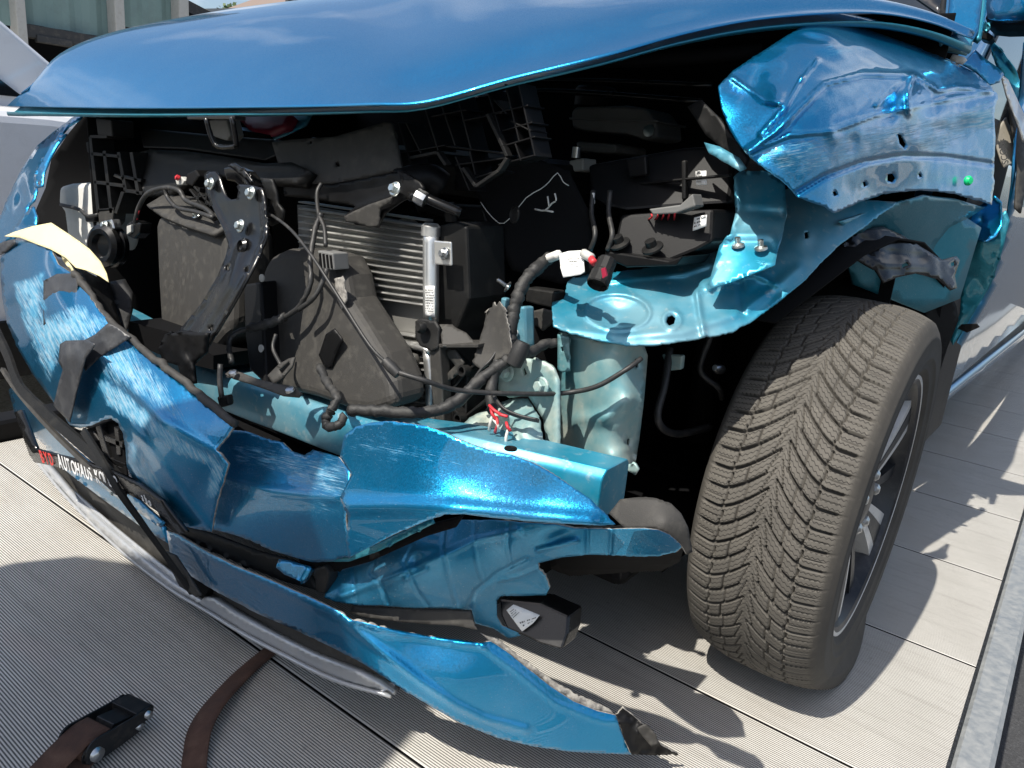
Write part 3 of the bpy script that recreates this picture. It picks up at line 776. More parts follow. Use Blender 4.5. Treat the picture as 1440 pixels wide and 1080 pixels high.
S('fender_bracket', [(1032, 248), (1040, 241), (1078, 240), (1104, 258), (1106, 300), (1099, 338), (1094, 350), (1090, 372), (1060, 384), (1030, 396), (1000, 405), (996, 400), (1012, 345), (1028, 328), (1034, 300)],
    [(1032, 248, 1.12), (1104, 258, 1.15), (1015, 345, 1.06), (1095, 345, 1.09), (1000, 402, 1.02), (1085, 375, 1.05), (1066, 290, 1.12)], 'structure_paint', car, th=.003, step=6, cr=(.002, 20),
    ridges=[([(1030, 296), (1100, 300)], 4, -.007), ([(1034, 250), (1040, 300), (1022, 335)], 4, .006), ([(1015, 336), (1030, 330), (1086, 332), (1094, 346)], 4, .008)])
for px, py in ((1038, 346), (1070, 350)):
    lathe('stud', [(.0095, 0), (.0088, .003), (.0042, .005), (.0042, .013), (.0001, .014)], U(px, py, 1.065), (-.1, -.35, .93), 'zinc', car, 12)
pil = S('crash_pillar', [(785, 466), (800, 470), (840, 478), (905, 483), (911, 500), (906, 560), (899, 618), (894, 650), (885, 657), (868, 655), (845, 657), (800, 648), (788, 640), (786, 560)],
    [(785, 470, .985), (812, 474, .945), (850, 480, .935), (885, 484, .95), (910, 500, 1.02), (788, 640, .985), (815, 648, .945), (850, 655, .935), (880, 655, .95), (896, 650, 1.02), (812, 560, .945), (850, 565, .932), (886, 565, .952)],
    'structure_dusty', car, th=.004, step=6, cr=(.002, 16),
    bumps=[(850, 590, 20, 8, .008, -20), (866, 600, 4, 4, .006), (880, 560, 8, 30, .004)], ridges=[([(810, 590), (850, 585), (885, 560)], 7, .006), ([(885, 650), (898, 610), (907, 540)], 4, .004), ([(860, 640), (892, 628)], 4, .004)],
    holes=[[(893, 505), (898, 503), (899, 516), (894, 518)], [(882, 618), (886, 616), (886, 625), (882, 626)]])
S('pillar_flange', [(784, 470), (800, 474), (801, 522), (790, 524), (784, 520)], .935, 'structure_dusty', pil, th=.003, step=5, holes=[[(788, 488), (792, 487), (793, 494), (789, 495)]], bumps=[(790, 490, 5, 5, .004)])
S('pillar_foot', [(870, 655), (893, 652), (898, 660), (893, 668), (882, 662), (872, 661)], .945, 'structure_dusty', pil, th=.004, step=4)
plate = S('mount_plate', [(700, 548), (703, 520), (712, 508), (733, 503), (764, 508), (782, 520), (788, 536), (788, 640), (770, 642), (764, 590), (742, 556), (716, 560)],
    [(703, 520, .865), (785, 530, .875), (785, 640, .862), (716, 560, .865)], 'structure_dusty', car, th=.006, step=6, ridges=[([(776, 516), (782, 534), (780, 640)], 3, .006), ([(700, 556), (740, 552)], 3, .006)], holes=[[(734, 519), (738, 518), (741, 526), (736, 529)]], bumps=[(720, 545, 14, 5, .006, 10)])
bolt(713, 524, .860, (-.1, -1, .1), .0135, plate, 'structure_dusty'); bolt(762, 543, .862, (-.1, -1, .1), .0135, plate, 'structure_dusty')
S('crumpled_bracket', [(640, 606), (660, 588), (690, 570), (716, 562), (742, 560), (758, 585), (764, 615), (768, 640), (730, 636), (690, 624)],
    [(640, 606, .80), (690, 570, .86), (742, 560, .87), (768, 640, .80), (700, 610, .80)], 'structure_dusty', car, th=.003, step=5, cr=(.010, 18), jag=.5,
    bumps=[(700, 598, 18, 15, -.03), (745, 600, 14, 18, .014, 30), (668, 596, 12, 8, .012, -40)], ridges=[([(700, 575), (724, 590), (728, 620)], 5, .012), ([(650, 600), (690, 580)], 5, .008)], ang=30)
# pins above the plate
E('guide_pin', [(724, 432), (737, 430), (738, 488), (726, 490)], .90, .02, 'structure_paint', car, bev=.004, vec=(.3, 1, 0))
E('guide_pin', [(704, 418), (712, 420), (709, 436), (703, 434)], .92, .012, 'structure_paint', car, bev=.003)
lathe('pin_eye', [(.006, 0), (.006, .003), (.0001, .003)], U(725, 468, .896), (-.2, -1, .1), 'white_plastic', car, 12)

# ---- crumpled front fender
fen = S('front_fender', [(1050, 217), (1036, 198), (1026, 182), (1014, 150), (1010, 121), (1030, 100), (1060, 80), (1100, 54), (1137, 31), (1165, 28), (1200, 34), (1228, 44), (1277, 61), (1327, 81), (1370, 101), (1390, 118), (1404, 133), (1401, 145), (1398, 160), (1400, 195), (1398, 233), (1398, 262), (1395, 288), (1377, 282), (1343, 273), (1318, 269), (1293, 268), (1265, 270), (1243, 273), (1210, 284), (1190, 293), (1173, 300), (1160, 290), (1137, 283), (1123, 277), (1107, 260), (1077, 238)],
    [(1050, 217, 1.00), (1026, 182, 1.03), (1010, 121, 1.07), (1060, 80, 1.16), (1137, 31, 1.30), (1228, 44, 1.45), (1277, 61, 1.53), (1327, 81, 1.62), (1370, 101, 1.72), (1402, 135, 1.80), (1398, 200, 1.80), (1395, 286, 1.83), (1343, 273, 1.63), (1243, 273, 1.33), (1173, 300, 1.12), (1107, 260, 1.02), (1100, 165, 1.03), (1180, 140, 1.13), (1250, 120, 1.30), (1330, 125, 1.55), (1150, 205, 1.06), (1250, 190, 1.28), (1340, 190, 1.60), (1140, 110, 1.13), (1220, 90, 1.30)],
    'blue_paint', car, th=.0022, step=3.6, jag=.35, cr=(.0042, 13),
    bumps=[(1175, 62, 30, 14, .022, 20), (1215, 66, 18, 8, .016, 20), (1150, 55, 26, 6, -.014, 10), (1060, 120, 22, 30, -.016, 25), (1095, 140, 12, 14, .018), (1130, 100, 16, 22, -.012, 40), (1280, 138, 16, 26, .030), (1255, 150, 10, 18, -.016, 15), (1310, 145, 14, 16, -.016, -30), (1170, 190, 12, 8, .008, 50), (1200, 200, 8, 12, -.008, 10), (1290, 200, 10, 12, .008), (1320, 180, 14, 8, -.008), (1362, 160, 18, 12, .008), (1100, 215, 16, 12, .006)],
    ridges=[([(1052, 212), (1090, 186), (1125, 150), (1160, 118), (1215, 104), (1280, 106)], 4.3, 0.0216), ([(1284, 106), (1276, 130), (1278, 160)], 2.6, 0.0216), ([(1286, 106), (1320, 128), (1345, 122), (1392, 128)], 2.6, 0.0162), ([(1232, 148), (1262, 122), (1284, 106)], 2.6, 0.0135), ([(1052, 215), (1110, 190), (1170, 184), (1230, 162), (1262, 156), (1330, 140), (1396, 128)], 2.6, 0.0095), ([(1120, 272), (1160, 248), (1215, 228), (1270, 219), (1330, 221), (1396, 231)], 2.6, -0.0135), ([(1128, 110), (1105, 150), (1070, 190)], 2.6, 0.0162), ([(1150, 85), (1128, 112)], 2.6, 0.0162), ([(1030, 110), (1075, 142), (1098, 145)], 2.6, 0.0135)],
    holes=[[(1262, 188), (1268, 190), (1275, 203), (1272, 209), (1265, 202)], [(1248, 245), (1256, 244), (1260, 251), (1255, 257), (1248, 254)], [(1213, 256), (1218, 255), (1220, 261), (1215, 263)], [(1291, 244), (1295, 244), (1297, 249), (1293, 249)], [(1171, 270), (1176, 268), (1179, 274), (1173, 276)]],
    scuffs=[([(1056, 212), (1110, 192), (1180, 186), (1250, 172), (1300, 165), (1340, 160), (1395, 128), (1400, 175), (1370, 190), (1330, 215), (1270, 214), (1200, 226), (1140, 250), (1100, 246)], 10, 1.14), ([(1352, 158), (1396, 152), (1397, 182), (1350, 178)], 8, 1.5), ([(1165, 60), (1210, 62), (1228, 70), (1180, 82), (1150, 92)], 8, 1.05), ([(1080, 140), (1102, 140), (1096, 156)], 6, .75), ([(1020, 160), (1034, 150), (1036, 176)], 6, .6), ([(1140, 270), (1250, 240), (1300, 236), (1390, 240), (1390, 255), (1250, 262), (1165, 292)], 10, .85)], ang=-12,
    label='crumpled blue front fender with grey scrape band')
lathe('green_clip', [(.0085, 0), (.009, .004), (.006, .008), (.0001, .0085)], U(1357, 254, 1.668)+Vector((.004, -.006, 0)), (.85, -.5, .1), 'green_clip', fen, 16)
S('fender_inner_lip', [(1180, 312), (1255, 288), (1300, 275), (1345, 280), (1385, 292), (1365, 305), (1335, 320), (1315, 345), (1306, 372), (1290, 372), (1270, 340), (1240, 320), (1200, 330)], [(1180, 312, 1.25), (1255, 288, 1.42), (1385, 292, 1.86), (1306, 372, 1.72), (1240, 320, 1.45)], 'teal_shell', car, th=.003, step=7, cr=(.004, 10))
S('fender_tail', [(1353, 306), (1378, 290), (1398, 276), (1408, 285), (1408, 318), (1400, 332), (1388, 339), (1375, 338), (1362, 328)], [(1353, 306, 1.90), (1398, 276, 1.90), (1388, 339, 1.88), (1378, 310, 1.95)], 'blue_paint', car, th=.003, step=5)
# liner pieces with slots above the tyre
S('torn_liner', [(1185, 345), (1205, 325), (1240, 318), (1268, 330), (1300, 350), (1325, 365), (1345, 360), (1350, 366), (1343, 388), (1346, 405), (1338, 408), (1320, 392), (1290, 384), (1262, 390), (1243, 398), (1232, 380), (1205, 365)],
    [(1185, 345, 1.33), (1240, 318, 1.42), (1350, 366, 1.66), (1243, 398, 1.38), (1338, 408, 1.58)], 'gloss_black', car, th=.003, step=5, cr=(.007, 22), holes=[[(1268, 372), (1276, 368), (1280, 372), (1270, 378)], [(1337, 370), (1343, 367), (1344, 372), (1338, 375)]], ridges=[([(1200, 345), (1240, 372), (1300, 374)], 4, .008), ([(1210, 335), (1250, 355), (1300, 362)], 3, -.006)])
# ---- body behind the wheel: a-pillar, sill, door edge, mirror
S('a_pillar', [(1338, -30), (1334, 22), (1342, 38), (1366, 56), (1376, 40), (1381, 0), (1384, -30)], [(1338, -30, 1.86), (1334, 22, 1.76), (1366, 56, 1.71), (1384, -30, 1.86)], 'blue_paint', car, th=.02, step=7)
S('pillar_seal', [(1384, -30), (1380, 20), (1374, 52), (1380, 56), (1386, 20), (1390, -30)], [(1384, -30, 1.88), (1374, 52, 1.74), (1390, -30, 1.89)], 'teal_shell', car, th=.01, step=6)
S('windscreen', [(1180, -40), (1288, -4), (1328, 24), (1336, -40)], [(1180, -40, 1.80), (1328, 24, 1.78), (1336, -40, 1.88)], 'glass_dark', car, th=.005, step=14)
S('cowl_trim', [(1321, 22), (1329, 27), (1334, -30), (1327, -30)], [(1321, 22, 1.775), (1329, 27, 1.77), (1334, -30, 1.865)], 'grey_plastic', car, th=.004, step=8)
hg = S('hood_hinge', [(1322, 56), (1330, 50), (1345, 48), (1368, 56), (1366, 66), (1350, 62), (1336, 58), (1325, 62)], [(1322, 56, 1.62), (1368, 56, 1.69), (1345, 48, 1.66), (1345, 62, 1.64)], 'structure_paint', car, th=.006, step=4)
S('hinge_arm', [(1330, 62), (1350, 66), (1364, 70), (1358, 78), (1340, 74), (1326, 72)], 1.69, 'structure_dusty', car, th=.006, step=4)
S('hinge_base', [(1340, 76), (1356, 80), (1360, 84), (1353, 91), (1335, 84)], 1.68, 'white_plastic', car, th=.005, step=4)
S('cowl_end', [(1354, 90), (1372, 70), (1385, 82), (1405, 96), (1412, 104), (1406, 116), (1392, 120), (1375, 102)], [(1354, 90, 1.76), (1372, 70, 1.80), (1412, 104, 1.86), (1392, 120, 1.82)], 'blue_paint', car, th=.003, step=5, cr=(.004, 20), scuffs=[([(1380, 105), (1392, 106), (1390, 112), (1380, 110)], 4, 1.2)])
mir = S('door_mirror', [(1388, -20), (1386, 8), (1389, 26), (1400, 27), (1450, 28), (1530, 27), (1540, -20), (1500, -60), (1420, -60)], [(1388, 0, 1.96), (1400, 27, 1.92), (1530, 27, 1.93), (1460, -40, 1.90), (1450, 0, 1.87)], 'blue_paint', car, th=.03, step=10)
S('mirror_base', [(1386, 26), (1392, 42), (1400, 50), (1420, 52), (1540, 49), (1545, 27), (1450, 27), (1400, 25)], [(1386, 26, 1.95), (1400, 50, 2.02), (1540, 49, 2.02), (1545, 27, 1.95)], 'grey_plastic', mir, th=.03, step=8)
E('mirror_foot', [(1374, 46), (1386, 42), (1398, 52), (1390, 58), (1378, 54)], 1.96, .05, 'black_plastic', mir)
S('mirror_corner', [(1376, 34), (1384, 28), (1393, 38), (1390, 44), (1378, 42)], 1.93, 'teal_shell', mir, th=.006, step=4)
S('quarter_trim', [(1393, 56), (1412, 75), (1428, 100), (1437, 120), (1437, 140), (1432, 146), (1424, 132), (1412, 110), (1398, 80)], [(1393, 56, 2.05), (1437, 120, 2.12), (1432, 146, 2.08), (1424, 132, 2.1)], 'teal_shell', car, th=.004, step=5, ridges=[([(1393, 56), (1412, 75), (1428, 100), (1436, 122), (1432, 146)], 2.5, .008)])
S('torn_trim', [(1408, 104), (1418, 112), (1430, 138), (1440, 160), (1446, 190), (1440, 200), (1430, 170), (1418, 140)], [(1408, 104, 1.9), (1446, 190, 2.0), (1440, 200, 1.98), (1418, 140, 1.93)], 'aluminium', car, th=.003, step=4, cr=(.008, 30))
# door and wing rear edge, sun-lit bed mirrored in it
door = S('front_door', [(1442, 60), (1436, 130), (1428, 200), (1424, 260), (1418, 300), (1408, 340), (1398, 378), (1384, 418), (1366, 448), (1344, 485), (1330, 520), (1322, 545), (1330, 545), (1440, 452), (1490, 405), (1490, 60)],
    [(1436, 130, 'x', -.215), (1424, 260, 'x', -.185), (1384, 418, 'x', -.20), (1322, 545, 'x', -.29), (1330, 545, 'x', -.28), (1440, 452, 'x', -.215), (1490, 405, 'x', -.175), (1490, 60, 'x', -.19)], 'blue_paint', car, th=.004, step=9, cr=(.004, 5), bumps=[(1410, 420, 10, 30, -.02, 30), (1432, 370, 14, 14, -.02), (1425, 300, 8, 30, .02, 20)], ridges=[([(1408, 290), (1428, 280), (1445, 262)], 3, .02)])
S('wing_stub', [(1408, 300), (1415, 296), (1420, 310), (1410, 350), (1394, 400), (1372, 436), (1352, 468), (1340, 486), (1336, 478), (1350, 440), (1352, 400), (1350, 370), (1362, 335), (1388, 340), (1402, 332)], [(1415, 296, 1.95), (1394, 400, 1.98), (1340, 486, 2.0), (1350, 370, 1.97), (1388, 340, 1.95)], 'teal_shell', car, th=.004, step=5, cr=(.008, 16))
S('side_sill', [(1304, 560), (1322, 546), (1440, 452), (1490, 408), (1490, 432), (1440, 474), (1312, 578), (1306, 580)], [(1304, 560, 'x', -.30), (1440, 452, 'x', -.22), (1312, 578, 'x', -.29), (1440, 474, 'x', -.215), (1490, 432, 'x', -.18)], 'grey_plastic', car, th=.05, step=10)
S('sill_stripe', [(1308, 572), (1440, 466), (1490, 424), (1490, 436), (1440, 476), (1310, 580)], [(1308, 572, 'x', -.284), (1440, 466, 'x', -.208), (1310, 580, 'x', -.284), (1440, 476, 'x', -.206), (1490, 436, 'x', -.172)], 'blue_paint', car, th=.02, step=9)
S('liner_rear', [(1300, 440), (1316, 425), (1336, 412), (1345, 430), (1348, 450), (1332, 490), (1316, 540), (1306, 562), (1308, 520), (1314, 480)], [(1300, 440, 1.8), (1345, 430, 1.85), (1306, 562, 1.86), (1332, 490, 1.85)], 'black_plastic', car, th=.004, step=7)
S('body_shell', [(1330, 420), (1490, 60), (1490, 405), (1330, 545)], [(1330, 420, 'x', -.34), (1490, 60, 'x', -.30), (1330, 545, 'x', -.34)], 'deep_black', car, th=.05, step=40)
E('liner_tab', [(1346, 462), (1352, 456), (1374, 455), (1378, 460), (1360, 468)], 1.93, .004, 'gloss_black', car, bev=.001)
emb = S('badge_strip', [(1398, 195), (1405, 178), (1415, 165), (1424, 190), (1428, 226), (1420, 232), (1412, 236), (1406, 220)], [(1398, 195, 1.99), (1415, 165, 2.02), (1428, 226, 2.02), (1412, 236, 1.99)], 'beige_trim', car, th=.004, step=4)
p0 = U(1418, 230, 1.965); text('lettering', 'SCORE', p0, U(1412, 199, 1.965)-p0, U(1404, 232, 1.960)-p0, .017, 'print_black', emb, lift=.003)
S('dash_trim', [(1420, 150), (1430, 150), (1442, 195), (1446, 250), (1436, 300), (1428, 292), (1432, 240)], [(1420, 150, 2.0), (1446, 250, 2.05), (1428, 292, 2.0)], 'dusty_plastic', car, th=.004, step=6, cr=(.006, 20))

# ---- cabin and far body (mostly behind the frame edge; it throws the long shade beside the car)
def slabx(name, prof, x0, x1, mat, bev=.02):
    bm = bmesh.new(); f = [bm.verts.new((x0, y, z)) for y, z in prof]; b = [bm.verts.new((x1, y, z)) for y, z in prof]
    bm.faces.new(f); bm.faces.new(b[::-1]); n = len(f)
    for i in range(n): bm.faces.new((f[(i+1) % n], f[i], b[i], b[(i+1) % n]))
    bmesh.ops.recalc_face_normals(bm, faces=bm.faces); me = bpy.data.meshes.new(name); bm.to_mesh(me); bm.free()
    return bevel(link(name, me, mat, car, False), bev, 3)
slabx('rear_body', [(2.3, .22), (4.9, .22), (5.3, .5), (5.3, .98), (2.2, 1.0)], -.31, -1.98, 'blue_paint')
slabx('cabin', [(1.95, 1.0), (2.75, 1.52), (4.2, 1.56), (5.2, 1.02)], -.36, -1.85, 'blue_paint', .05)
slabx('cowl_panel', [(1.68, .6), (1.68, .98), (1.95, .98), (1.95, .6)], -.46, -1.9, 'deep_black', 0)
S('wheelhouse_panel', [(1180, 320), (1240, 300), (1300, 290), (1350, 300), (1380, 320), (1350, 420), (1300, 440), (1200, 400)], [(1180, 320, 1.5), (1350, 300, 1.78), (1300, 440, 1.75)], 'teal_shell', car, th=.004, step=14)
S('cowl_side', [(1150, 24), (1240, 20), (1320, 40), (1345, 60), (1350, 90), (1300, 72), (1230, 46)], [(1150, 24, 1.62), (1320, 40, 1.74), (1350, 90, 1.80)], 'deep_black', car, th=.004, step=14)

mesh('wing_rear', [(x_, y_, z_) for x_ in (-.236, -.30) for y_, z_ in ((1.80, .80), (1.93, .28), (2.35, .26), (2.35, 1.04), (1.80, 1.02))], [(0, 1, 2, 3, 4), (9, 8, 7, 6, 5)]+[(q_, 5+q_, 5+(q_+1) % 5, (q_+1) % 5) for q_ in range(5)], 'black_plastic', car)

def wquad(name, pts, off, mat):
    P_ = [Vector(p) for p in pts]; n_ = (P_[1]-P_[0]).cross(P_[3]-P_[0]).normalized()*off
    return mesh(name, P_+[p+n_ for p in P_], [(0, 1, 2, 3), (7, 6, 5, 4), (0, 4, 5, 1), (1, 5, 6, 2), (2, 6, 7, 3), (3, 7, 4, 0)], mat, car)
wquad('windscreen', [(-1.74, 2.03, 1.05), (-.47, 2.03, 1.05), (-.52, 2.70, 1.485), (-1.69, 2.70, 1.485)], .006, 'glass_dark')
wquad('side_window', [(-.357, 2.25, 1.06), (-.357, 3.3, 1.06), (-.357, 3.3, 1.44), (-.357, 2.72, 1.44)], .006, 'glass_dark')

# ---- condenser and radiator
rad = bpy.data.objects.new('condenser', None); COL.objects.link(rad); rad.parent = car; rad.matrix_parent_inverse = parent_inv(car); rad.empty_display_size = .05
core = [(418, 288), (604, 318), (610, 600), (470, 580), (424, 420)]
CC = [(392, 284, .89), (604, 318, .865), (610, 600, .855)]
S('fin_core', core, [(392, 284, .902), (604, 318, .877), (610, 600, .867)], 'fin_core', rad, th=.02, step=14, ang=8)
Dc = Depth(CC)
def onplane(px, py, lift=0.):
    t = Dc.t([px], [py])[0]; d = ray(px, py); return Vector((CAM+d*(t-lift/np.linalg.norm(d))).tolist())
for i in range(30):
    ya = 296+i*9.05; yb = ya+16
    a = onplane(424, ya-12+i*.25); b = onplane(604, yb-2+i*.1); h = .0024
    vs_ = []
    for p in (a, b):
        for dy, dz in ((-.006, -h*.6), (-.008, 0), (-.006, h*.6), (.008, h*.6), (.008, -h*.6)): vs_.append(p+Vector((0, dy, dz)))
    fs = [(j, (j+1) % 5, 5+(j+1) % 5, 5+j) for j in range(5)]+[(0, 1, 2, 3, 4)[::-1], (5, 6, 7, 8, 9)]
    if 14 <= i <= 17: continue
    mesh('cooling_tube', vs_, fs, 'aluminium', rad)
T('header_tank', [(606, 322, .855), (606, 380, .85), (606, 452, .845)], .0125, 'aluminium', rad, n=3, seg=14)
lathe('tank_cap', [(.0145, -.01), (.0145, .004), (.010, .008), (.0001, .008)], U(606, 322, .855), (0, 0, 1), 'aluminium', rad, 16)
T('header_tank', [(602, 490, .85), (606, 540, .845), (606, 590, .84)], .009, 'aluminium', rad, n=3, seg=12)
pl = E('tank_bracket', [(609, 338), (634, 340), (635, 374), (611, 372)], .838, .004, 'aluminium', rad, bev=.002); bolt(625, 357, .836, (-.3, -1, .2), .009, pl, 'steel')
lab = S('tank_label', [(598, 402), (611, 402), (611, 446), (598, 444)], .828, 'label_white', rad, th=.001, step=6)
printed(lab, U(598, 402, .827), U(611, 402, .827), U(611, 446, .827), U(598, 444, .827), 9, 3)
S('foam_strip', [(455, 458), (520, 478), (585, 498), (583, 512), (520, 490), (455, 470)], [(455, 458, .865), (585, 498, .845), (583, 512, .842)], 'dusty_plastic', rad, th=.02, step=7)
S('lower_tank', [(520, 466), (600, 490), (602, 498), (560, 486), (520, 474)], [(520, 466, .86), (602, 490, .84), (602, 498, .84)], 'aluminium', rad, th=.012, step=7)
E('radiator_side', [(614, 318), (640, 312), (656, 318), (660, 420), (640, 470), (636, 620), (606, 610), (608, 560), (614, 470), (612, 400)], .865, .09, 'grey_plastic', car, bev=.004)
for i in range(5):
    E('fan_rib', [(636+i*8, 312-i), (639+i*8, 311-i), (641+i*8, 372), (638+i*8, 374)], .93+.012*i, .02, 'black_plastic', car, bev=.001)
for yy in (330, 352): E('fan_rib', [(630, yy), (690, yy-6), (690, yy-3), (630, yy+3)], .95, .02, 'black_plastic', car, bev=.001)
E('fan_shroud', [(580, 285), (680, 290), (690, 318), (640, 312), (585, 300)], .95, .10, 'black_plastic', car, bev=.006)
E('fan_shroud', [(655, 318), (690, 318), (700, 520), (640, 530)], .98, .08, 'deep_black', car, bev=.006)
# grey ductwork in front of the condenser
E('air_duct', [(214, 305), (232, 292), (262, 288), (310, 300), (322, 330), (324, 380), (322, 470), (296, 500), (250, 486), (222, 470), (218, 400)], [(214, 305, .82), (310, 300, .79), (296, 500, .75)], .10, 'dusty_plastic', car, bev=.028, seg=5)
S('duct_lid', [(206, 288), (236, 270), (296, 282), (320, 318), (300, 330), (262, 318), (228, 304)], [(206, 288, .82), (236, 270, .86), (296, 282, .84), (320, 318, .785), (228, 304, .80)], 'dusty_plastic', car, th=.008, step=6, cr=(.002, 20), bumps=[(272, 306, 10, 5, .008)])
bolt(277, 303, .795, (0, -.6, .8), .0085, car)
E('air_duct', [(366, 382), (378, 360), (400, 350), (440, 352), (470, 362), (482, 388), (488, 420), (512, 458), (536, 498), (552, 536), (556, 572), (520, 582), (490, 578), (440, 560), (400, 550), (372, 545), (366, 460)], [(366, 376, .80), (470, 362, .79), (372, 540, .75)], .07, 'dusty_plastic', car, bev=.022, seg=4)
S('duct_tear', [(470, 392), (482, 388), (488, 420), (480, 436), (474, 420)], .765, 'torn_edge', car, th=.002, step=4, jag=.8)
E('duct_post', [(342, 400), (366, 396), (372, 500), (374, 542), (350, 520), (344, 470)], [(342, 400, .76), (366, 396, .76), (374, 542, .72)], .05, 'black_plastic', car, bev=.004)
for px, py in ((369, 391), (368, 490)): lathe('plug', [(.0065, 0), (.0065, .002), (.0001, .003)], U(px, py, .735 if py > 450 else .76), (0, -1, .1), 'tank_plastic', car, 12)
E('duct_floor', [(180, 452), (250, 470), (300, 500), (300, 520), (240, 505), (180, 480)], .72, .1, 'deep_black', car, bev=0)

# ---- hood latch support: pressed black steel
lat = S('latch_support', [(287, 246), (291, 241), (303, 241), (309, 249), (313, 263), (318, 276), (325, 281), (333, 279), (335, 268), (333, 262), (337, 259), (354, 260), (368, 264), (373, 282), (377, 313), (374, 334), (367, 355), (357, 374), (340, 405), (322, 437), (302, 470), (288, 492), (262, 505), (232, 506), (222, 492), (226, 482), (252, 464), (282, 428), (306, 388), (317, 361), (321, 344), (313, 320), (299, 293), (289, 268)],
    [(290, 245, .745), (368, 264, .735), (321, 344, .715), (374, 334, .715), (300, 430, .675), (340, 405, .675), (240, 495, .645), (285, 492, .645)], 'gloss_black', car, th=.004, step=4.5, cr=(.0015, 25),
    ridges=[([(292, 246), (296, 285), (318, 330), (322, 346), (308, 390), (284, 428), (254, 465)], 3, .008), ([(371, 284), (374, 330), (356, 374), (322, 437), (302, 470)], 3, .008), ([(338, 350), (322, 400), (298, 440), (272, 478)], 7, .009)],
    holes=[[(317, 374), (321, 373), (322, 379), (318, 381)], [(343, 376), (348, 375), (349, 382), (344, 383)], [(293, 460), (298, 459), (299, 464), (294, 466)], [(341, 344), (346, 343), (348, 350), (343, 352)]])
for px, py, y in ((297, 259, .74), (354, 272, .734), (339, 318, .722)): bolt(px, py, y-.006, (-.1, -1, .25), .0105, lat)
lathe('bushing', [(.013, 0), (.013, .006), (.0085, .01), (.007, .004), (.0001, .002)], U(345, 347, .713), (-.1, -1, .25), 'gloss_black', lat, 18)
E('hood_latch', [(313, 236), (322, 234), (338, 240), (348, 256), (352, 262), (336, 262), (330, 256), (318, 254)], .765, .03, 'gloss_black', car, bev=.003)
S('latch_spring_plate', [(320, 232), (328, 229), (344, 240), (356, 256), (352, 258), (338, 246)], .752, 'gloss_black', car, th=.004, step=4)
S('latch_back', [(366, 250), (382, 252), (388, 270), (390, 286), (398, 296), (396, 310), (380, 318), (374, 312), (376, 280), (370, 262)], .75, 'grey_plastic', car, th=.005, step=5, holes=[[(379, 283), (383, 283), (382, 290), (378, 289)], [(384, 300), (388, 300), (388, 305), (384, 305)]])
S('support_foot', [(222, 492), (232, 470), (262, 466), (292, 470), (288, 496), (270, 512), (272, 540), (258, 540), (250, 514), (230, 508)], .635, 'black_plastic', car, th=.006, step=5, cr=(.012, 26))
T('latch_cable', [(372, 300, .745), (384, 304, .735), (410, 324, .72), (440, 362, .70), (480, 424, .69), (520, 486, .685), (548, 514, .68)], .0024, 'wire_black', car, n=4)
T('latch_cable', [(545, 512, .68), (556, 522, .68), (600, 536, .70), (640, 548, .74), (700, 553, .79), (760, 554, .85), (800, 552, .89), (840, 543, .90), (880, 520, .915), (902, 504, .94)], .0036, 'wire_black', car, n=6)
lathe('cable_ferrule', [(.007, -.012), (.008, 0), (.007, .014), (.0001, .016)], U(550, 516, .68), (.9, .2, -.6), 'wire_black', car, 10)

# ---- plastic front carrier
def lattice(px_list, y, w_, mat='black_plastic', depth=.03):
    for a, b in px_list:
        d = np.array(b, float)-a; n_ = np.array([-d[1], d[0]])/np.linalg.norm(d)*w_/2
        E('rib', [a+n_, a-n_, b-n_, b+n_], y, depth, mat, carrier, bev=.0008)
carrier = S('front_carrier', [(196, 214), (212, 210), (260, 212), (330, 222), (372, 230), (410, 228), (436, 240), (420, 258), (380, 256), (300, 246), (290, 262), (262, 258), (240, 272), (202, 274), (196, 246)],
    [(196, 214, .90), (330, 222, .85), (436, 240, .83), (202, 274, .86), (300, 246, .84)], 'grey_plastic', car, th=.02, step=6, cr=(.003, 18), ridges=[([(212, 216), (260, 226), (330, 232), (410, 236)], 3, .01), ([(200, 252), (240, 258), (262, 254)], 3, .006)])
lattice([((126, 192), (138, 300)), ((146, 212), (156, 300)), ((166, 214), (176, 268)), ((184, 214), (194, 274)), ((128, 216), (168, 220)), ((132, 256), (176, 262)), ((160, 246), (174, 252)), ((138, 296), (160, 294)), ((172, 248), (198, 254)), ((126, 192), (150, 192)), ((176, 268), (200, 272)), ((172, 270), (162, 300))], .86, 4.4, 'grey_plastic', .05)
E('carrier_block', [(134, 166), (156, 168), (158, 192), (137, 190)], .86, .05, 'grey_plastic', carrier)
E('carrier_wedge', [(120, 200), (132, 196), (134, 222), (122, 214)], .87, .03, 'grey_plastic', carrier)
E('carrier_foot', [(136, 294), (160, 292), (158, 312), (150, 322), (140, 320)], .86, .03, 'dusty_plastic', carrier)
lattice([((266, 266), (292, 300)), ((272, 262), (296, 290)), ((262, 280), (292, 274)), ((266, 292), (298, 286)), ((280, 264), (276, 300)), ((290, 268), (288, 302))], .80, 2.2, 'grey_plastic', .02)
E('carrier_top', [(196, 180), (300, 190), (380, 196), (400, 214), (372, 226), (330, 220), (260, 210), (200, 208)], [(196, 180, .93), (380, 196, .90), (200, 208, .91)], .04, 'black_plastic', carrier, bev=.004)
S('carrier_panel', [(382, 200), (410, 196), (470, 192), (540, 172), (550, 172), (556, 200), (564, 238), (510, 250), (466, 258), (420, 258), (396, 246)], [(382, 200, .87), (550, 172, .86), (564, 238, .84), (396, 246, .85)], 'dusty_plastic', car, th=.006, step=6, cr=(.002, 14), holes=[[(470, 228), (476, 227), (478, 234), (471, 235)], [(434, 198), (439, 198), (438, 202), (434, 202)]], bumps=[(533, 222, 6, 6, .005)])
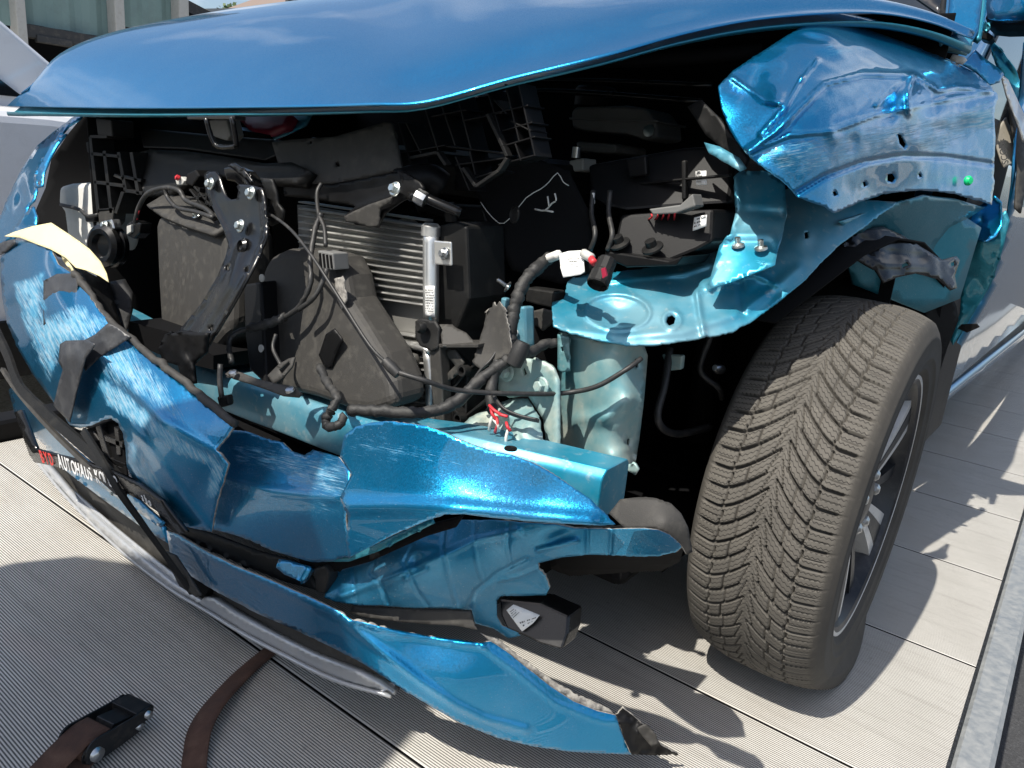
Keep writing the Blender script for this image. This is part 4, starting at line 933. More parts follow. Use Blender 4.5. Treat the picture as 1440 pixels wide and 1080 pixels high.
S('carrier_skirt', [(396, 246), (466, 260), (566, 240), (590, 256), (596, 266), (560, 286), (540, 300), (530, 320), (500, 316), (484, 304), (500, 290), (440, 280), (400, 276)], [(396, 246, .85), (590, 256, .83), (530, 320, .83), (400, 276, .85)], 'black_plastic', car, th=.005, step=5, cr=(.004, 18), ridges=[([(484, 300), (520, 288), (560, 272)], 4, .006)])
S('broken_tab', [(484, 304), (512, 290), (552, 276), (548, 286), (534, 292), (532, 318), (520, 320), (500, 314), (486, 312)], .82, 'dusty_plastic', car, th=.003, step=4, jag=.5)
bolt(556, 266, .815, (-.1, -1, .3), .011, car)
T('hose_stub', [(560, 258, .84), (600, 250, .88), (622, 262, .90)], .022, 'black_plastic', car, n=4, seg=12)
T('cooling_pipe', [(576, 276, .83), (596, 278, .835), (620, 288, .845), (648, 300, .86)], .0075, 'gloss_black', car, n=4)
lathe('pipe_nut', [(.011, -.008), (.012, 0), (.011, .008), (.0001, .01)], U(592, 278, .83), (.7, .3, -.3), 'steel', car, 8)
lathe('valve_cap', [(.010, 0), (.010, .02), (.006, .026), (.0001, .026)], U(635, 310, .87), (0, -.2, 1), 'black_plastic', car, 12)
# broken honeycomb behind the missing headlamp
lattice([((560, 172), (578, 234)), ((570, 172), (592, 216)), ((596, 148), (616, 212)), ((620, 146), (640, 205)), ((642, 132), (662, 210)), ((650, 170), (706, 158)), ((684, 124), (712, 216)), ((710, 118), (730, 200)), ((728, 116), (752, 220)), ((690, 160), (742, 148)), ((706, 184), (748, 172)), ((712, 204), (752, 192)), ((606, 164), (656, 154)), ((564, 216), (626, 204)), ((628, 206), (712, 216)), ((640, 232), (712, 222)), ((660, 212), (668, 246)), ((640, 220), (660, 268)), ((668, 250), (700, 240)), ((700, 232), (752, 218)), ((694, 140), (712, 160)), ((718, 170), (746, 184)), ((724, 202), (732, 226))], .87, 2.3, 'black_plastic', .04)
lattice([((684, 160), (706, 206)), ((706, 206), (712, 220)), ((650, 236), (668, 262)), ((668, 262), (700, 240)), ((700, 240), (712, 222)), ((576, 222), (614, 214)), ((614, 214), (626, 232))], .862, 4.5, 'grey_plastic', .012)
S('lamp_mount', [(640, 232), (668, 250), (712, 224), (752, 222), (800, 240), (830, 300), (836, 380), (790, 400), (720, 380), (690, 320), (676, 290), (668, 270), (640, 268)], [(640, 232, .93), (752, 222, .99), (836, 380, 1.02), (690, 320, .95)], 'deep_black', car, th=.004, step=8, jag=.6)
T('torn_rim', [(676, 284, .925), (684, 296, .925), (702, 314, .925), (716, 308, .92), (740, 278, .93), (760, 266, .94), (772, 256, .95), (784, 243, .96), (792, 256, .965), (800, 261, .97)], .0007, 'tank_plastic', car, n=2, seg=5)
lathe('sticker_ring', [(.0125, 0), (.0135, .002), (.0115, .0035), (.0105, .001), (.0001, .001)], U(725, 302, .918), (-.4, -1, .1), 'grey_plastic', car, 20)
for a in ([(752, 294, .945), (766, 296, .945), (776, 286, .945), (782, 282, .945), (780, 272, .945)], [(766, 296, .945), (778, 298, .945)], [(772, 290, .944), (770, 276, .944)]):
    T('tear_mark', a, .0013, 'tank_plastic', car, n=3, seg=5)

# ---- right side of the bay: fuse box, reservoir
fuse = E('fuse_box', [(826, 232), (870, 224), (960, 208), (1018, 204), (1030, 226), (1030, 262), (1026, 286), (960, 290), (880, 296), (852, 290), (830, 276)], [(826, 232, 1.08), (1018, 204, 1.16), (852, 290, 1.05)], .16, 'black_plastic', car, bev=.006)
E('fuse_latch', [(880, 224), (908, 218), (910, 246), (884, 250)], 1.075, .012, 'black_plastic', fuse)
E('fuse_rib', [(958, 226), (964, 225), (964, 280), (958, 281)], 1.085, .01, 'grey_plastic', fuse, bev=.002)
E('fuse_rib', [(900, 256), (1026, 244), (1026, 248), (900, 260)], 1.085, .012, 'black_plastic', fuse, bev=.002)
def sticker(pts, y, parent, rows, seed):
    o = S('label', pts, y, 'label_white', parent, th=.0008, step=6)
    printed(o, *[U(p[0], p[1], (y if isinstance(y, float) else y)-.002) for p in pts], rows, seed, cut=(0, .62)); return o
sticker([(978, 241), (993, 240), (994, 260), (979, 261)], 1.09, fuse, 4, 1)
fb = E('fuse_base', [(872, 302), (960, 296), (1004, 294), (1002, 340), (980, 352), (930, 372), (868, 364), (866, 330)], [(872, 302, 1.03), (1004, 294, 1.07), (868, 364, 1.01)], .12, 'black_plastic', car, bev=.005)
sticker([(976, 306), (994, 302), (993, 318), (974, 325)], 1.04, fb, 3, 2)
E('fuse_carrier', [(912, 294), (956, 288), (974, 272), (978, 290), (950, 300), (918, 302)], 1.02, .03, 'mid_grey', fb, bev=.002)
for i in range(5):
    T('wire', [(916+i*9, 301-i, 1.024), (917+i*8, 305-i, 1.022), (912+i*9, 309, 1.04)], .0014, 'wire_red', fb, n=2, seg=5)
for px, py in ((872, 344), (918, 350)): lathe('mount_nut', [(.016, 0), (.016, .003), (.008, .005), (.008, .014), (.0001, .015)], U(px, py, 1.01), (-.2, -.5, .8), 'grey_plastic', fb, 14)
E('fuse_shelf', [(850, 352), (940, 366), (960, 360), (950, 374), (880, 376), (850, 362)], 1.0, .1, 'black_plastic', car)
res = E('brake_reservoir', [(802, 158), (808, 150), (880, 148), (908, 152), (922, 172), (924, 194), (904, 197), (880, 188), (820, 184), (804, 180)], 1.46, .12, 'mid_grey', car, bev=.008, seg=3)
E('reservoir_seam', [(800, 165), (925, 169), (925, 172), (800, 168)], 1.452, .13, 'mid_grey', res, bev=.001)
lathe('reservoir_cap', [(.045, 0), (.045, .035), (.04, .04), (.0001, .04)], U(836, 150, 1.52), (0, 0, 1), 'grey_plastic', res, 24)
lathe('reservoir_bolt', [(.012, 0), (.012, .003), (.006, .004), (.0001, .004)], U(913, 184, 1.452), (0, -1, .1), 'steel', res, 14)
E('master_cylinder', [(806, 198), (868, 202), (866, 216), (812, 214)], 1.46, .14, 'mid_grey', car, bev=.01)
vb = E('valve_block', [(800, 226), (820, 222), (820, 240), (800, 242)], 1.3, .05, 'tank_plastic', car); lathe('valve_stem', [(.009, 0), (.009, .02), (.0001, .02)], U(810, 222, 1.3), (0, 0, 1), 'steel', vb, 10)
for px in (834, 858): T('fuse_cable', [(px, 268, 1.03), (px-2, 300, 1.02), (px+3, 330, 1.0), (px-4, 352, 1.0)], .004, 'wire_black', car)
E('connector_tab', [(831, 271), (835, 271), (835, 287), (831, 287)], 1.025, .004, 'label_white', car, bev=.001)
T('wiper_linkage', [('w', -1.25, 1.45, .985), ('w', -1.0, 1.4, 1.0), ('w', -.62, 1.35, .985)], .006, 'gloss_black', car)
T('wiper_linkage', [('w', -1.25, 1.43, 1.015), ('w', -.95, 1.38, 1.02), ('w', -.6, 1.33, 1.01)], .005, 'gloss_black', car)
S('strut_tower_edge', [(966, 150), (985, 140), (1010, 165), (1036, 200), (1052, 222), (1046, 240), (1020, 212), (992, 190), (980, 170)], [(966, 150, 1.12), (1010, 165, 1.1), (1046, 240, 1.06), (992, 190, 1.1)], 'grey_plastic', car, th=.006, step=6, cr=(.006, 20))
S('wing_gusset', [(990, 200), (1012, 206), (1040, 222), (1050, 236), (1040, 240), (1015, 226), (996, 214)], [(990, 200, 1.08), (1050, 236, 1.05), (1015, 226, 1.06)], 'structure_paint', car, th=.004, step=5, cr=(.006, 24))

# ---- far corner: washer tank, horn, broken lamp recess, far wing
tank = E('washer_tank', [(83, 262), (96, 258), (140, 255), (141, 276), (136, 306), (138, 340), (132, 360), (104, 372), (94, 330), (90, 300), (82, 288)], [(83, 262, .90), (140, 255, .87), (104, 372, .87)], .10, 'white_plastic', car, bev=.012, seg=3)
T('tank_hose', [(86, 288, .88), (110, 294, .86), (124, 304, .855), (138, 302, .86)], .0045, 'wire_black', tank)
E('tank_pump', [(118, 302), (134, 300), (132, 312), (120, 312)], .855, .02, 'black_plastic', tank)
horn = lathe('horn', [(.034, -.022), (.046, -.016), (.047, -.004), (.040, .0), (.0405, .003), (.047, .006), (.046, .016), (.036, .022), (.026, .020), (.022, .012), (.0001, .012)], U(152, 346, .82), (.25, -1, .1), 'gloss_black', car, 36, ang=30)
E('horn_bracket', [(140, 312), (156, 308), (160, 322), (146, 326)], .82, .02, 'steel', horn)
bolt(148, 317, .815, (0, -1, .3), .010, horn)
con = E('connector', [(178, 316), (186, 310), (198, 314), (196, 328), (188, 336), (176, 330)], .80, .025, 'gloss_black', car, bev=.002); E('connector_lock', [(178, 318), (184, 316), (184, 326), (178, 330)], .795, .006, 'tank_plastic', con, bev=.001)
T('connector_wire', [(190, 312, .80), (196, 290, .80), (208, 272, .80), (232, 264, .80), (252, 268, .80), (262, 282, .80), (290, 294, .79), (302, 308, .78)], .0048, 'wire_black', car)
T('connector_wire', [(232, 264, .80), (236, 278, .80), (250, 292, .79), (276, 298, .78), (300, 306, .77)], .004, 'wire_black', car)
T('connector_wire', [(193, 309, .80), (193, 304, .80), (196, 296, .80)], .0016, 'wire_red', car, n=3, seg=5)
bs = E('bulb_socket', [(246, 252), (254, 248), (260, 254), (256, 260), (248, 260)], .80, .012, 'tank_plastic', car, bev=.002); lathe('socket_tip', [(.005, 0), (.005, .006), (.0001, .008)], U(252, 251, .798), (-.5, -1, .5), 'wire_red', bs, 8)
E('bulb_plug', [(262, 244), (274, 238), (280, 248), (270, 262), (260, 258)], .80, .03, 'black_plastic', car)
# things seen below the hood lip
S('coolant_cap', [(330, 162), (345, 158), (400, 156), (410, 160), (400, 176), (376, 188), (350, 182)], [(330, 162, 1.15), (410, 160, 1.12), (370, 188, 1.1)], 'red_plastic', car, th=.03, step=6, bumps=[(372, 170, 26, 10, .02)])
T('hood_striker', [(290, 166, .74), (296, 190, .745), (306, 206, .75), (330, 206, .75), (332, 200, .75), (326, 164, .74)], .0042, 'gloss_black', hood, n=3)
E('striker_plate', [(262, 164), (330, 162), (330, 168), (264, 168)], .74, .02, 'gloss_black', hood, bev=.001)
E('latch_tower', [(292, 168), (318, 166), (324, 190), (318, 198), (300, 192)], .86, .03, 'mid_grey', car)
S('inner_wing_panel', [(270, 190), (290, 176), (356, 180), (400, 170), (412, 160), (440, 156), (430, 176), (400, 190), (358, 206), (290, 200)], [(270, 190, 1.12), (440, 156, 1.15), (358, 206, 1.1)], 'structure_paint', car, th=.004, step=8)
lathe('hood_rest', [(.014, 0), (.014, .02), (.009, .028), (.0001, .028)], U(126, 162, .84), (-.2, -.4, 1), 'zinc', car, 16)
T('hood_rest_arm', [(126, 160, .84), (140, 160, .85), (160, 166, .9)], .008, 'gloss_black', car)
S('radiator_grille_top', [(156, 164), (260, 166), (300, 176), (380, 190), (300, 190), (200, 182), (158, 180)], [(156, 164, .95), (380, 190, .95), (158, 180, .93)], 'deep_black', car, th=.01, step=10)
far = S('far_wing', [(116, 152), (122, 156), (112, 168), (96, 178), (88, 188), (70, 210), (58, 232), (50, 252), (52, 268), (48, 282), (40, 290), (30, 320), (20, 335), (0, 345), (-30, 360), (-40, 330), (-10, 320), (2, 300), (10, 280), (20, 258), (34, 232), (52, 205), (74, 186), (98, 168)],
    [(118, 154, .90), (88, 188, .85), (50, 252, .79), (40, 290, .755), (0, 340, .71), (-40, 330, .74), (10, 280, .79), (34, 232, .83), (74, 186, .87)], 'blue_paint', car, th=.003, step=4, jag=.3, cr=(.004, 22), bumps=[(30, 275, 6, 14, -.02, 20), (38, 265, 5, 10, .012)],
    scuffs=[([(22, 262), (46, 252), (52, 280), (36, 296), (16, 330), (4, 322), (12, 290)], 8, .9), ([(-2, 300), (14, 275), (18, 285), (6, 322), (-4, 330)], 5, 1.)], ang=60)
S('lamp_rim', [(84, 190), (94, 188), (80, 206), (70, 224), (62, 244), (60, 262), (50, 264), (47, 250), (54, 228), (66, 208)], [(88, 188, .838), (60, 262, .775), (47, 250, .78), (66, 208, .81)], 'blue_paint', far, th=.003, step=4, holes=[[(77, 194), (82, 193), (80, 197), (76, 198)], [(56, 222), (60, 222), (59, 226), (55, 226)], [(52, 255), (57, 256), (56, 260), (52, 259)]])
S('lamp_recess', [(122, 156), (132, 170), (136, 250), (140, 300), (128, 380), (80, 360), (56, 330), (50, 296), (64, 264), (72, 224), (96, 188)], [(122, 156, 1.02), (136, 250, 1.06), (128, 380, 1.0), (56, 330, .93), (72, 224, .98)], 'deep_black', car, th=.004, step=10)
S('far_wing_torn', [(0, 345), (10, 330), (40, 294), (47, 290), (52, 306), (50, 318), (20, 330)], [(0, 345, .70), (47, 290, .74), (50, 318, .72)], 'blue_paint', far, th=.003, step=4, jag=.6, scuffs=[([(4, 336), (38, 296), (42, 306), (14, 336)], 4, 1.)], ang=-40)

# ---- bumper cover, torn into pieces
bum = S('bumper_cover', [(2, 352), (22, 338), (46, 338), (72, 350), (82, 372), (104, 386), (112, 397), (140, 438), (182, 480), (232, 521), (282, 562), (310, 584), (328, 600), (319, 614), (304, 631), (321, 653), (313, 680), (305, 706), (300, 730), (298, 748), (276, 744), (250, 738), (234, 726), (222, 708), (204, 690), (186, 672), (178, 655), (176, 630), (173, 610), (166, 596), (156, 588), (144, 590), (130, 598), (112, 602), (98, 598), (80, 572), (62, 548), (45, 525), (25, 490), (10, 455), (3, 420), (0, 380)],
    [(2, 352, .685), (46, 338, .675), (104, 386, .648), (10, 455, .64), (60, 430, .618), (182, 480, .618), (120, 490, .588), (62, 548, .60), (328, 600, .592), (230, 600, .555), (298, 748, .585), (240, 700, .565), (166, 596, .567), (282, 562, .60), (98, 598, .592)],
    'blue_paint', car, th=.004, step=5, jag=.35, edge='torn_edge', ang=62,
    bumps=[(290, 680, 16, 30, -.006, 20), (40, 380, 20, 26, .008, 20)], ridges=[([(120, 480), (180, 540), (230, 590), (310, 640)], 7, .008), ([(186, 600), (226, 650), (262, 700), (292, 742)], 5, .006), ([(20, 400), (40, 460), (70, 520), (110, 580)], 6, .006)],
    scuffs=[([(20, 400), (60, 385), (62, 450), (110, 430), (150, 452), (120, 476), (86, 490), (70, 535), (40, 470)], 22, 1.4), ([(130, 500), (176, 480), (230, 540), (262, 596), (200, 560), (150, 530)], 22, 1.32), ([(128, 528), (170, 545), (220, 590), (240, 610), (300, 640), (318, 655), (304, 700), (290, 700), (296, 655), (250, 640), (210, 610), (150, 570)], 10, 1.35), ([(182, 618), (204, 634), (238, 706), (244, 738), (216, 700), (196, 672), (184, 652)], 6, 1.3), ([(116, 545), (132, 540), (150, 600), (160, 640), (140, 590)], 6, 1.)],
    label='scratched blue bumper cover half, torn along its upper edge')
T('bumper_rim', [(104, 384, .645), (118, 400, .642), (144, 438, .63), (186, 478, .615), (236, 518, .606), (286, 560, .60), (330, 598, .592)], .0065, 'dusty_plastic', bum, n=6, wob=.0012)
S('bumper_wing', [(484, 612), (500, 600), (522, 594), (545, 592), (575, 595), (600, 599), (625, 608), (655, 622), (690, 634), (720, 640), (752, 652), (778, 666), (804, 684), (828, 700), (848, 718), (866, 738), (840, 739), (800, 737), (740, 733), (690, 728), (652, 723), (625, 724), (600, 732), (570, 744), (545, 756), (515, 772), (490, 785), (486, 760), (490, 730), (478, 700), (494, 668), (478, 642)],
    [(500, 600, .612), (655, 622, .637), (752, 652, .672), (848, 718, .712), (492, 665, .607), (650, 672, .642), (760, 696, .684), (490, 740, .578), (640, 722, .600), (800, 736, .672), (490, 785, .592)],
    'blue_paint', bum, lam=.6, th=.004, step=5, jag=.25, edge='torn_edge', ang=12,
    ridges=[([(490, 712), (560, 712), (640, 714), (740, 724), (830, 732)], 12, .008)],
    scuffs=[([(486, 615), (530, 610), (650, 636), (690, 664), (600, 652), (540, 650), (490, 640)], 24, 1.05), ([(478, 640), (494, 665), (480, 690)], 4, 1.), ([(485, 745), (545, 745), (556, 752), (520, 770), (488, 780)], 6, .9)], label='blue bumper cover half with pale scrapes and bright cyan underside fold')
S('bumper_middle', [(300, 640), (322, 604), (346, 606), (372, 616), (398, 622), (410, 634), (428, 640), (440, 632), (476, 642), (492, 662), (490, 690), (486, 730), (492, 782), (462, 790), (436, 790), (412, 783), (384, 775), (352, 760), (322, 750), (296, 744)],
    [(300, 640, .628), (346, 606, .645), (440, 632, .645), (490, 670, .612), (492, 782, .608), (420, 785, .612), (296, 744, .60), (380, 700, .605), (430, 720, .600)],
    'blue_paint', bum, th=.004, step=5, jag=.4, edge='torn_edge', ang=14, scuffs=[([(320, 625), (440, 634), (484, 656), (486, 700), (440, 690), (380, 660), (330, 650)], 22, 1.2), ([(400, 660), (486, 690), (487, 760), (440, 720)], 12, .95)], ridges=[([(300, 665), (380, 690), (470, 700)], 8, .006)])
S('bumper_corner', [(856, 722), (872, 702), (898, 699), (922, 700), (944, 708), (958, 722), (968, 742), (974, 776), (966, 780), (958, 766), (940, 750), (920, 742), (896, 741), (878, 742)],
    [(856, 722, .69), (898, 699, .70), (944, 708, .706), (974, 776, .715), (896, 741, .68), (935, 735, .685)], 'dusty_plastic', bum, th=.003, step=4, jag=.35, edge='torn_edge')
S('bumper_inner', [(455, 840), (464, 812), (480, 800), (510, 792), (540, 780), (575, 762), (607, 748), (647, 731), (697, 731), (740, 735), (780, 737), (808, 743), (860, 744), (905, 743), (924, 745), (942, 752), (960, 768), (950, 777), (925, 782), (897, 783), (865, 781), (830, 780), (790, 784), (757, 792), (758, 800), (767, 810), (773, 827), (768, 837), (735, 838), (704, 838), (699, 845), (699, 867), (706, 880), (728, 888), (732, 894), (715, 898), (694, 884), (668, 877), (663, 858), (620, 855), (580, 855), (540, 852), (500, 851), (470, 846)],
    [(455, 840, .625), (480, 800, .66), (607, 748, .69), (697, 731, .715), (808, 743, .725), (942, 752, .735), (480, 838, .624), (557, 810, .638), (627, 780, .655), (727, 748, .695), (790, 760, .70), (950, 772, .722), (500, 850, .64), (580, 853, .675), (663, 857, .72), (760, 800, .74), (768, 837, .77), (704, 838, .745), (715, 890, .755)],
    'blue_dull', bum, lam=.15, th=.003, step=3, jag=.3, edge='torn_edge',
    ridges=[([(480, 838), (557, 810), (627, 780), (667, 760), (727, 746)], 5, .006), ([(496, 800), (502, 850)], 2, -.003), ([(530, 786), (520, 805), (534, 820), (545, 850)], 2, -.004), ([(580, 768), (568, 790), (585, 830), (605, 856)], 2, -.003), ([(625, 742), (622, 770), (630, 810), (642, 850)], 2, -.004), ([(668, 732), (666, 765), (672, 800), (680, 820)], 2, -.003), ([(715, 735), (714, 770), (718, 796)], 2, -.003), ([(740, 786), (700, 806), (668, 832), (660, 856)], 2.5, -.005), ([(758, 798), (730, 810), (700, 816)], 2, .004), ([(826, 744), (826, 776)], 2, -.003), ([(860, 744), (858, 778)], 2, -.003), ([(757, 773), (810, 760)], 3, .007), ([(570, 814), (600, 800)], 3, .006)],
    bumps=[(785, 755, 20, 10, -.012, -15), (585, 790, 8, 10, -.008)], scuffs=[([(510, 800), (600, 752), (640, 735), (650, 742), (600, 770), (530, 812)], 8, .5), ([(690, 815), (757, 796), (766, 806), (710, 822)], 5, .5)], ang=-25)
S('torn_strip', [(496, 852), (560, 856), (620, 857), (662, 860), (667, 880), (672, 886), (640, 880), (600, 878), (556, 874), (510, 868), (492, 862)], [(496, 852, .645), (667, 880, .71), (510, 868, .648)], 'dusty_plastic', bum, th=.003, step=5, jag=.3)
S('inner_seam', [(420, 786), (470, 790), (520, 772), (560, 752), (600, 738), (640, 728), (652, 724), (640, 742), (600, 754), (560, 772), (520, 790), (470, 804), (424, 796)], [(420, 786, .63), (520, 772, .64), (652, 724, .67), (470, 804, .635)], 'deep_black', bum, th=.004, step=5)
S('inner_fold', [(456, 790), (490, 780), (530, 764), (570, 745), (606, 728), (610, 736), (570, 756), (530, 776), (490, 790)], [(456, 790, .612), (606, 728, .632), (530, 776, .62)], 'teal_shell', bum, th=.003, step=5)
# lower grille frame and wing
low = S('bumper_lower', [(234, 746), (250, 752), (290, 776), (330, 796), (380, 816), (430, 838), (470, 856), (496, 872), (540, 882), (600, 894), (650, 900), (676, 904), (690, 902), (712, 916), (742, 940), (775, 966), (806, 986), (840, 1000), (866, 1006), (872, 1024), (880, 1046), (888, 1061), (850, 1060), (800, 1057), (750, 1050), (700, 1038), (650, 1018), (610, 996), (570, 972), (540, 952), (505, 930), (470, 912), (420, 888), (360, 862), (300, 830), (262, 806), (240, 786)],
    [(234, 746, .635), (330, 796, .612), (430, 838, .607), (496, 872, .617), (600, 894, .68), (690, 902, .728), (742, 940, .76), (806, 986, .81), (866, 1006, .855), (888, 1061, .875), (800, 1057, .80), (700, 1038, .735), (610, 996, .672), (540, 952, .630), (470, 912, .62), (360, 862, .632), (262, 806, .648), (640, 960, .685), (740, 1000, .755), (300, 790, .607)],
    'blue_paint', bum, lam=.1, th=.004, step=5, jag=.2, ang=30, edge='torn_edge',
    ridges=[([(244, 752), (300, 786), (380, 823), (470, 864)], 6, .006), ([(484, 872), (530, 910), (590, 956), (640, 990), (680, 1010), (740, 1026)], 5, .007), ([(500, 874), (560, 890), (640, 903), (680, 908)], 4, .008), ([(676, 906), (720, 938), (780, 988), (840, 1012), (868, 1016)], 3, .006)],
    scuffs=[([(690, 902), (712, 916), (775, 966), (806, 986), (866, 1006), (866, 1012), (800, 994), (740, 948), (696, 918)], 5, .9), ([(640, 1020), (700, 1036), (800, 1050), (880, 1052), (885, 1062), (700, 1046)], 6, .62)])
S('lower_tear', [(866, 1004), (876, 996), (890, 1006), (906, 1020), (918, 1030), (930, 1048), (954, 1061), (920, 1062), (888, 1061), (878, 1040)], [(866, 1004, .86), (906, 1020, .89), (954, 1061, .94), (888, 1061, .872)], 'black_plastic', low, th=.003, step=3.5, jag=.6, cr=(.012, 40), edge='torn_edge')
S('tear_flap', [(896, 1024), (908, 1018), (922, 1032), (926, 1046), (916, 1050), (904, 1036)], [(896, 1024, .865), (922, 1032, .88), (916, 1050, .875)], 'dusty_plastic', low, th=.002, step=3, jag=.5, cr=(.006, 50))
S('clip_strip', [(676, 890), (700, 898), (730, 922), (770, 952), (806, 974), (856, 996), (864, 1004), (840, 1000), (806, 986), (775, 966), (742, 940), (712, 916), (690, 902)], [(676, 890, .73), (770, 952, .79), (864, 1004, .86), (742, 940, .77)], 'torn_edge', low, th=.003, step=4, jag=.8, cr=(.006, 50))
# radar bracket hanging inside
rb = E('sensor_bracket', [(702, 842), (760, 848), (800, 866), (798, 892), (790, 914), (760, 906), (740, 896), (712, 884), (704, 866)], [(702, 842, .765), (800, 866, .80), (790, 914, .775)], .035, 'gloss_black', bum, bev=.003)
lb = S('label', [(712, 858), (722, 850), (740, 857), (759, 865), (750, 876), (734, 888), (722, 872)], [(712, 858, .753), (759, 865, .770), (734, 888, .752)], 'label_white', rb, th=.001, step=6)
printed(lb, U(728, 874, .751), U(756, 866, .763), U(750, 876, .758), U(734, 887, .750), 2, 5)
printed(lb, U(714, 860, .752), U(724, 853, .754), U(734, 862, .756), U(724, 872, .752), 4, 6)
# silver lip and black lower grille
S('lower_lip', [(52, 640), (78, 668), (108, 704), (150, 742), (196, 782), (240, 818), (262, 832), (284, 846), (284, 838), (300, 842), (330, 862), (380, 890), (440, 920), (500, 944), (535, 962), (556, 977), (508, 966), (470, 955), (400, 922), (340, 890), (290, 858), (240, 828), (180, 782), (130, 736), (84, 688), (46, 644)],
    [(52, 640, .735), (150, 742, .685), (262, 832, .66), (400, 912, .65), (500, 950, .66), (560, 988, .69), (84, 688, .712), (290, 858, .657)], 'silver_trim', low, th=.012, step=5)
T('lip_edge', [(48, 644, .735), (84, 689, .708), (130, 737, .69), (180, 783, .675), (240, 829, .66), (290, 859, .653), (340, 890, .648), (400, 922, .645), (470, 956, .65), (550, 979, .68)], .0034, 'silver_trim', low, n=6)
S('lower_lip_top', [(78, 666), (110, 696), (160, 740), (210, 781), (250, 812), (252, 830), (220, 806), (170, 760), (120, 714), (84, 680)], [(78, 660, .74), (160, 722, .70), (250, 794, .675), (120, 708, .708), (252, 830, .668)], 'silver_trim', low, th=.004, step=6)
S('lower_grille', [(60, 642), (120, 672), (180, 716), (236, 760), (262, 790), (300, 822), (360, 852), (420, 880), (480, 906), (530, 940), (560, 972), (500, 950), (440, 924), (380, 894), (330, 866), (290, 842), (250, 816), (200, 776), (150, 736), (100, 692)],
    [(60, 642, .76), (236, 760, .69), (360, 852, .665), (480, 906, .655), (560, 972, .70), (290, 842, .675), (150, 736, .71)], 'dusty_plastic', low, th=.01, step=6, ridges=[([(300, 832), (380, 872), (480, 922), (540, 956)], 2, .006), ([(300, 844), (380, 884), (470, 928)], 2, -.006), ([(120, 684), (180, 730), (236, 774)], 2, .006)])
E('grille_gap', [(236, 764), (262, 786), (296, 826), (284, 842), (262, 828), (244, 800)], .655, .02, 'deep_black', low, bev=0)
S('lower_bar_left', [(64, 622), (90, 640), (130, 664), (180, 700), (232, 742), (236, 764), (200, 742), (150, 706), (100, 668), (66, 640)], [(64, 622, .725), (130, 664, .69), (232, 742, .645), (150, 706, .675), (66, 640, .725)], 'blue_paint', low, th=.004, step=5)
S('bumper_side_left', [(12, 548), (24, 540), (34, 560), (60, 590), (100, 628), (140, 662), (180, 690), (230, 736), (226, 742), (170, 704), (120, 668), (80, 640), (44, 610), (20, 580)], [(12, 548, .715), (34, 560, .69), (140, 662, .65), (230, 736, .62), (120, 668, .66), (20, 580, .72)], 'blue_paint', low, th=.004, step=5)
S('dark_gap_bar', [(210, 690), (260, 740), (300, 752), (360, 775), (410, 788), (430, 800), (446, 830), (400, 818), (350, 798), (300, 776), (250, 752), (228, 735)], [(210, 690, .64), (300, 752, .64), (430, 800, .64), (446, 830, .64), (250, 752, .63)], 'grey_plastic', bum, th=.006, step=6)
S('cyan_block', [(392, 786), (404, 788), (432, 796), (436, 800), (424, 818), (400, 808), (388, 798)], [(392, 786, .618), (436, 800, .622), (400, 808, .612)], 'blue_paint', bum, th=.01, step=5)
E('seam_block', [(440, 800), (456, 796), (462, 806), (456, 836), (444, 832)], .625, .02, 'grey_plastic', bum)
# grille trim blades and number-plate holder
def blade(name, pts, w_, th, mat, parent, n=6, ny=(0, -1, .5)):
    P_ = [Vector(p.tolist()) for p in catmull([V(p) for p in pts], n)]; L = len(P_); vs_ = []; fs = []; nn = Vector(ny).normalized()
    for i, c in enumerate(P_):
        tg = (P_[min(i+1, L-1)]-P_[max(i-1, 0)]).normalized(); s = tg.cross(nn).normalized()*w_/2
        for q_ in (c-s, c-s*.8+nn*th, c+s*.8+nn*th, c+s): vs_.append(q_)
    for i in range(L-1):
        for j in range(4): fs.append((i*4+j, i*4+(j+1) % 4, (i+1)*4+(j+1) % 4, (i+1)*4+j))
    fs += [(0, 1, 2, 3), tuple((L-1)*4+j for j in (3, 2, 1, 0))]
    return mesh(name, vs_, fs, mat, parent)
blade('grille_trim', [(-6, 462, .66), (12, 500, .645), (30, 545, .63), (70, 585, .605), (110, 620, .59), (150, 655, .575), (182, 690, .565)], .022, .006, 'grey_plastic', bum)
blade('grille_trim', [(6, 520, .65), (28, 552, .63), (70, 600, .60), (110, 640, .585), (150, 676, .57), (170, 694, .565)], .009, .008, 'dusty_plastic', bum)
blade('hanging_moulding', [(118, 606, .57), (140, 640, .56), (168, 690, .555), (200, 735, .57), (240, 790, .60), (272, 836, .625)], .0135, .004, 'grey_plastic', bum)
S('moulding_end', [(232, 776), (246, 782), (262, 806), (282, 838), (276, 840), (252, 824), (240, 800)], .618, 'dusty_plastic', bum, th=.004, step=5)
bk = S('badge_recess', [(96, 600), (112, 606), (130, 601), (146, 594), (157, 592), (166, 600), (172, 616), (175, 650), (178, 672), (160, 668), (140, 650), (116, 626)], [(96, 600, .605), (157, 592, .595), (178, 672, .58), (140, 650, .59)], 'deep_black', bum, th=.004, step=5)
for pts in ([(134, 600), (140, 597), (160, 664), (152, 662)], [(146, 612), (172, 622), (172, 630), (148, 620)], [(116, 612), (122, 608), (146, 640), (142, 644)], [(160, 600), (166, 604), (170, 640), (164, 640)], [(150, 642), (176, 652), (176, 660), (154, 652)]):
    E('recess_rib', pts, .583, .012, 'gloss_black', bk, bev=.001)
S('mesh_panel', [(112, 620), (132, 606), (150, 640), (172, 662), (168, 678), (150, 668)], .592, 'dusty_plastic', bk, th=.003, step=5, ridges=[([(118, 620), (150, 660)], 2, .004), ([(126, 614), (160, 660)], 2, .004)])
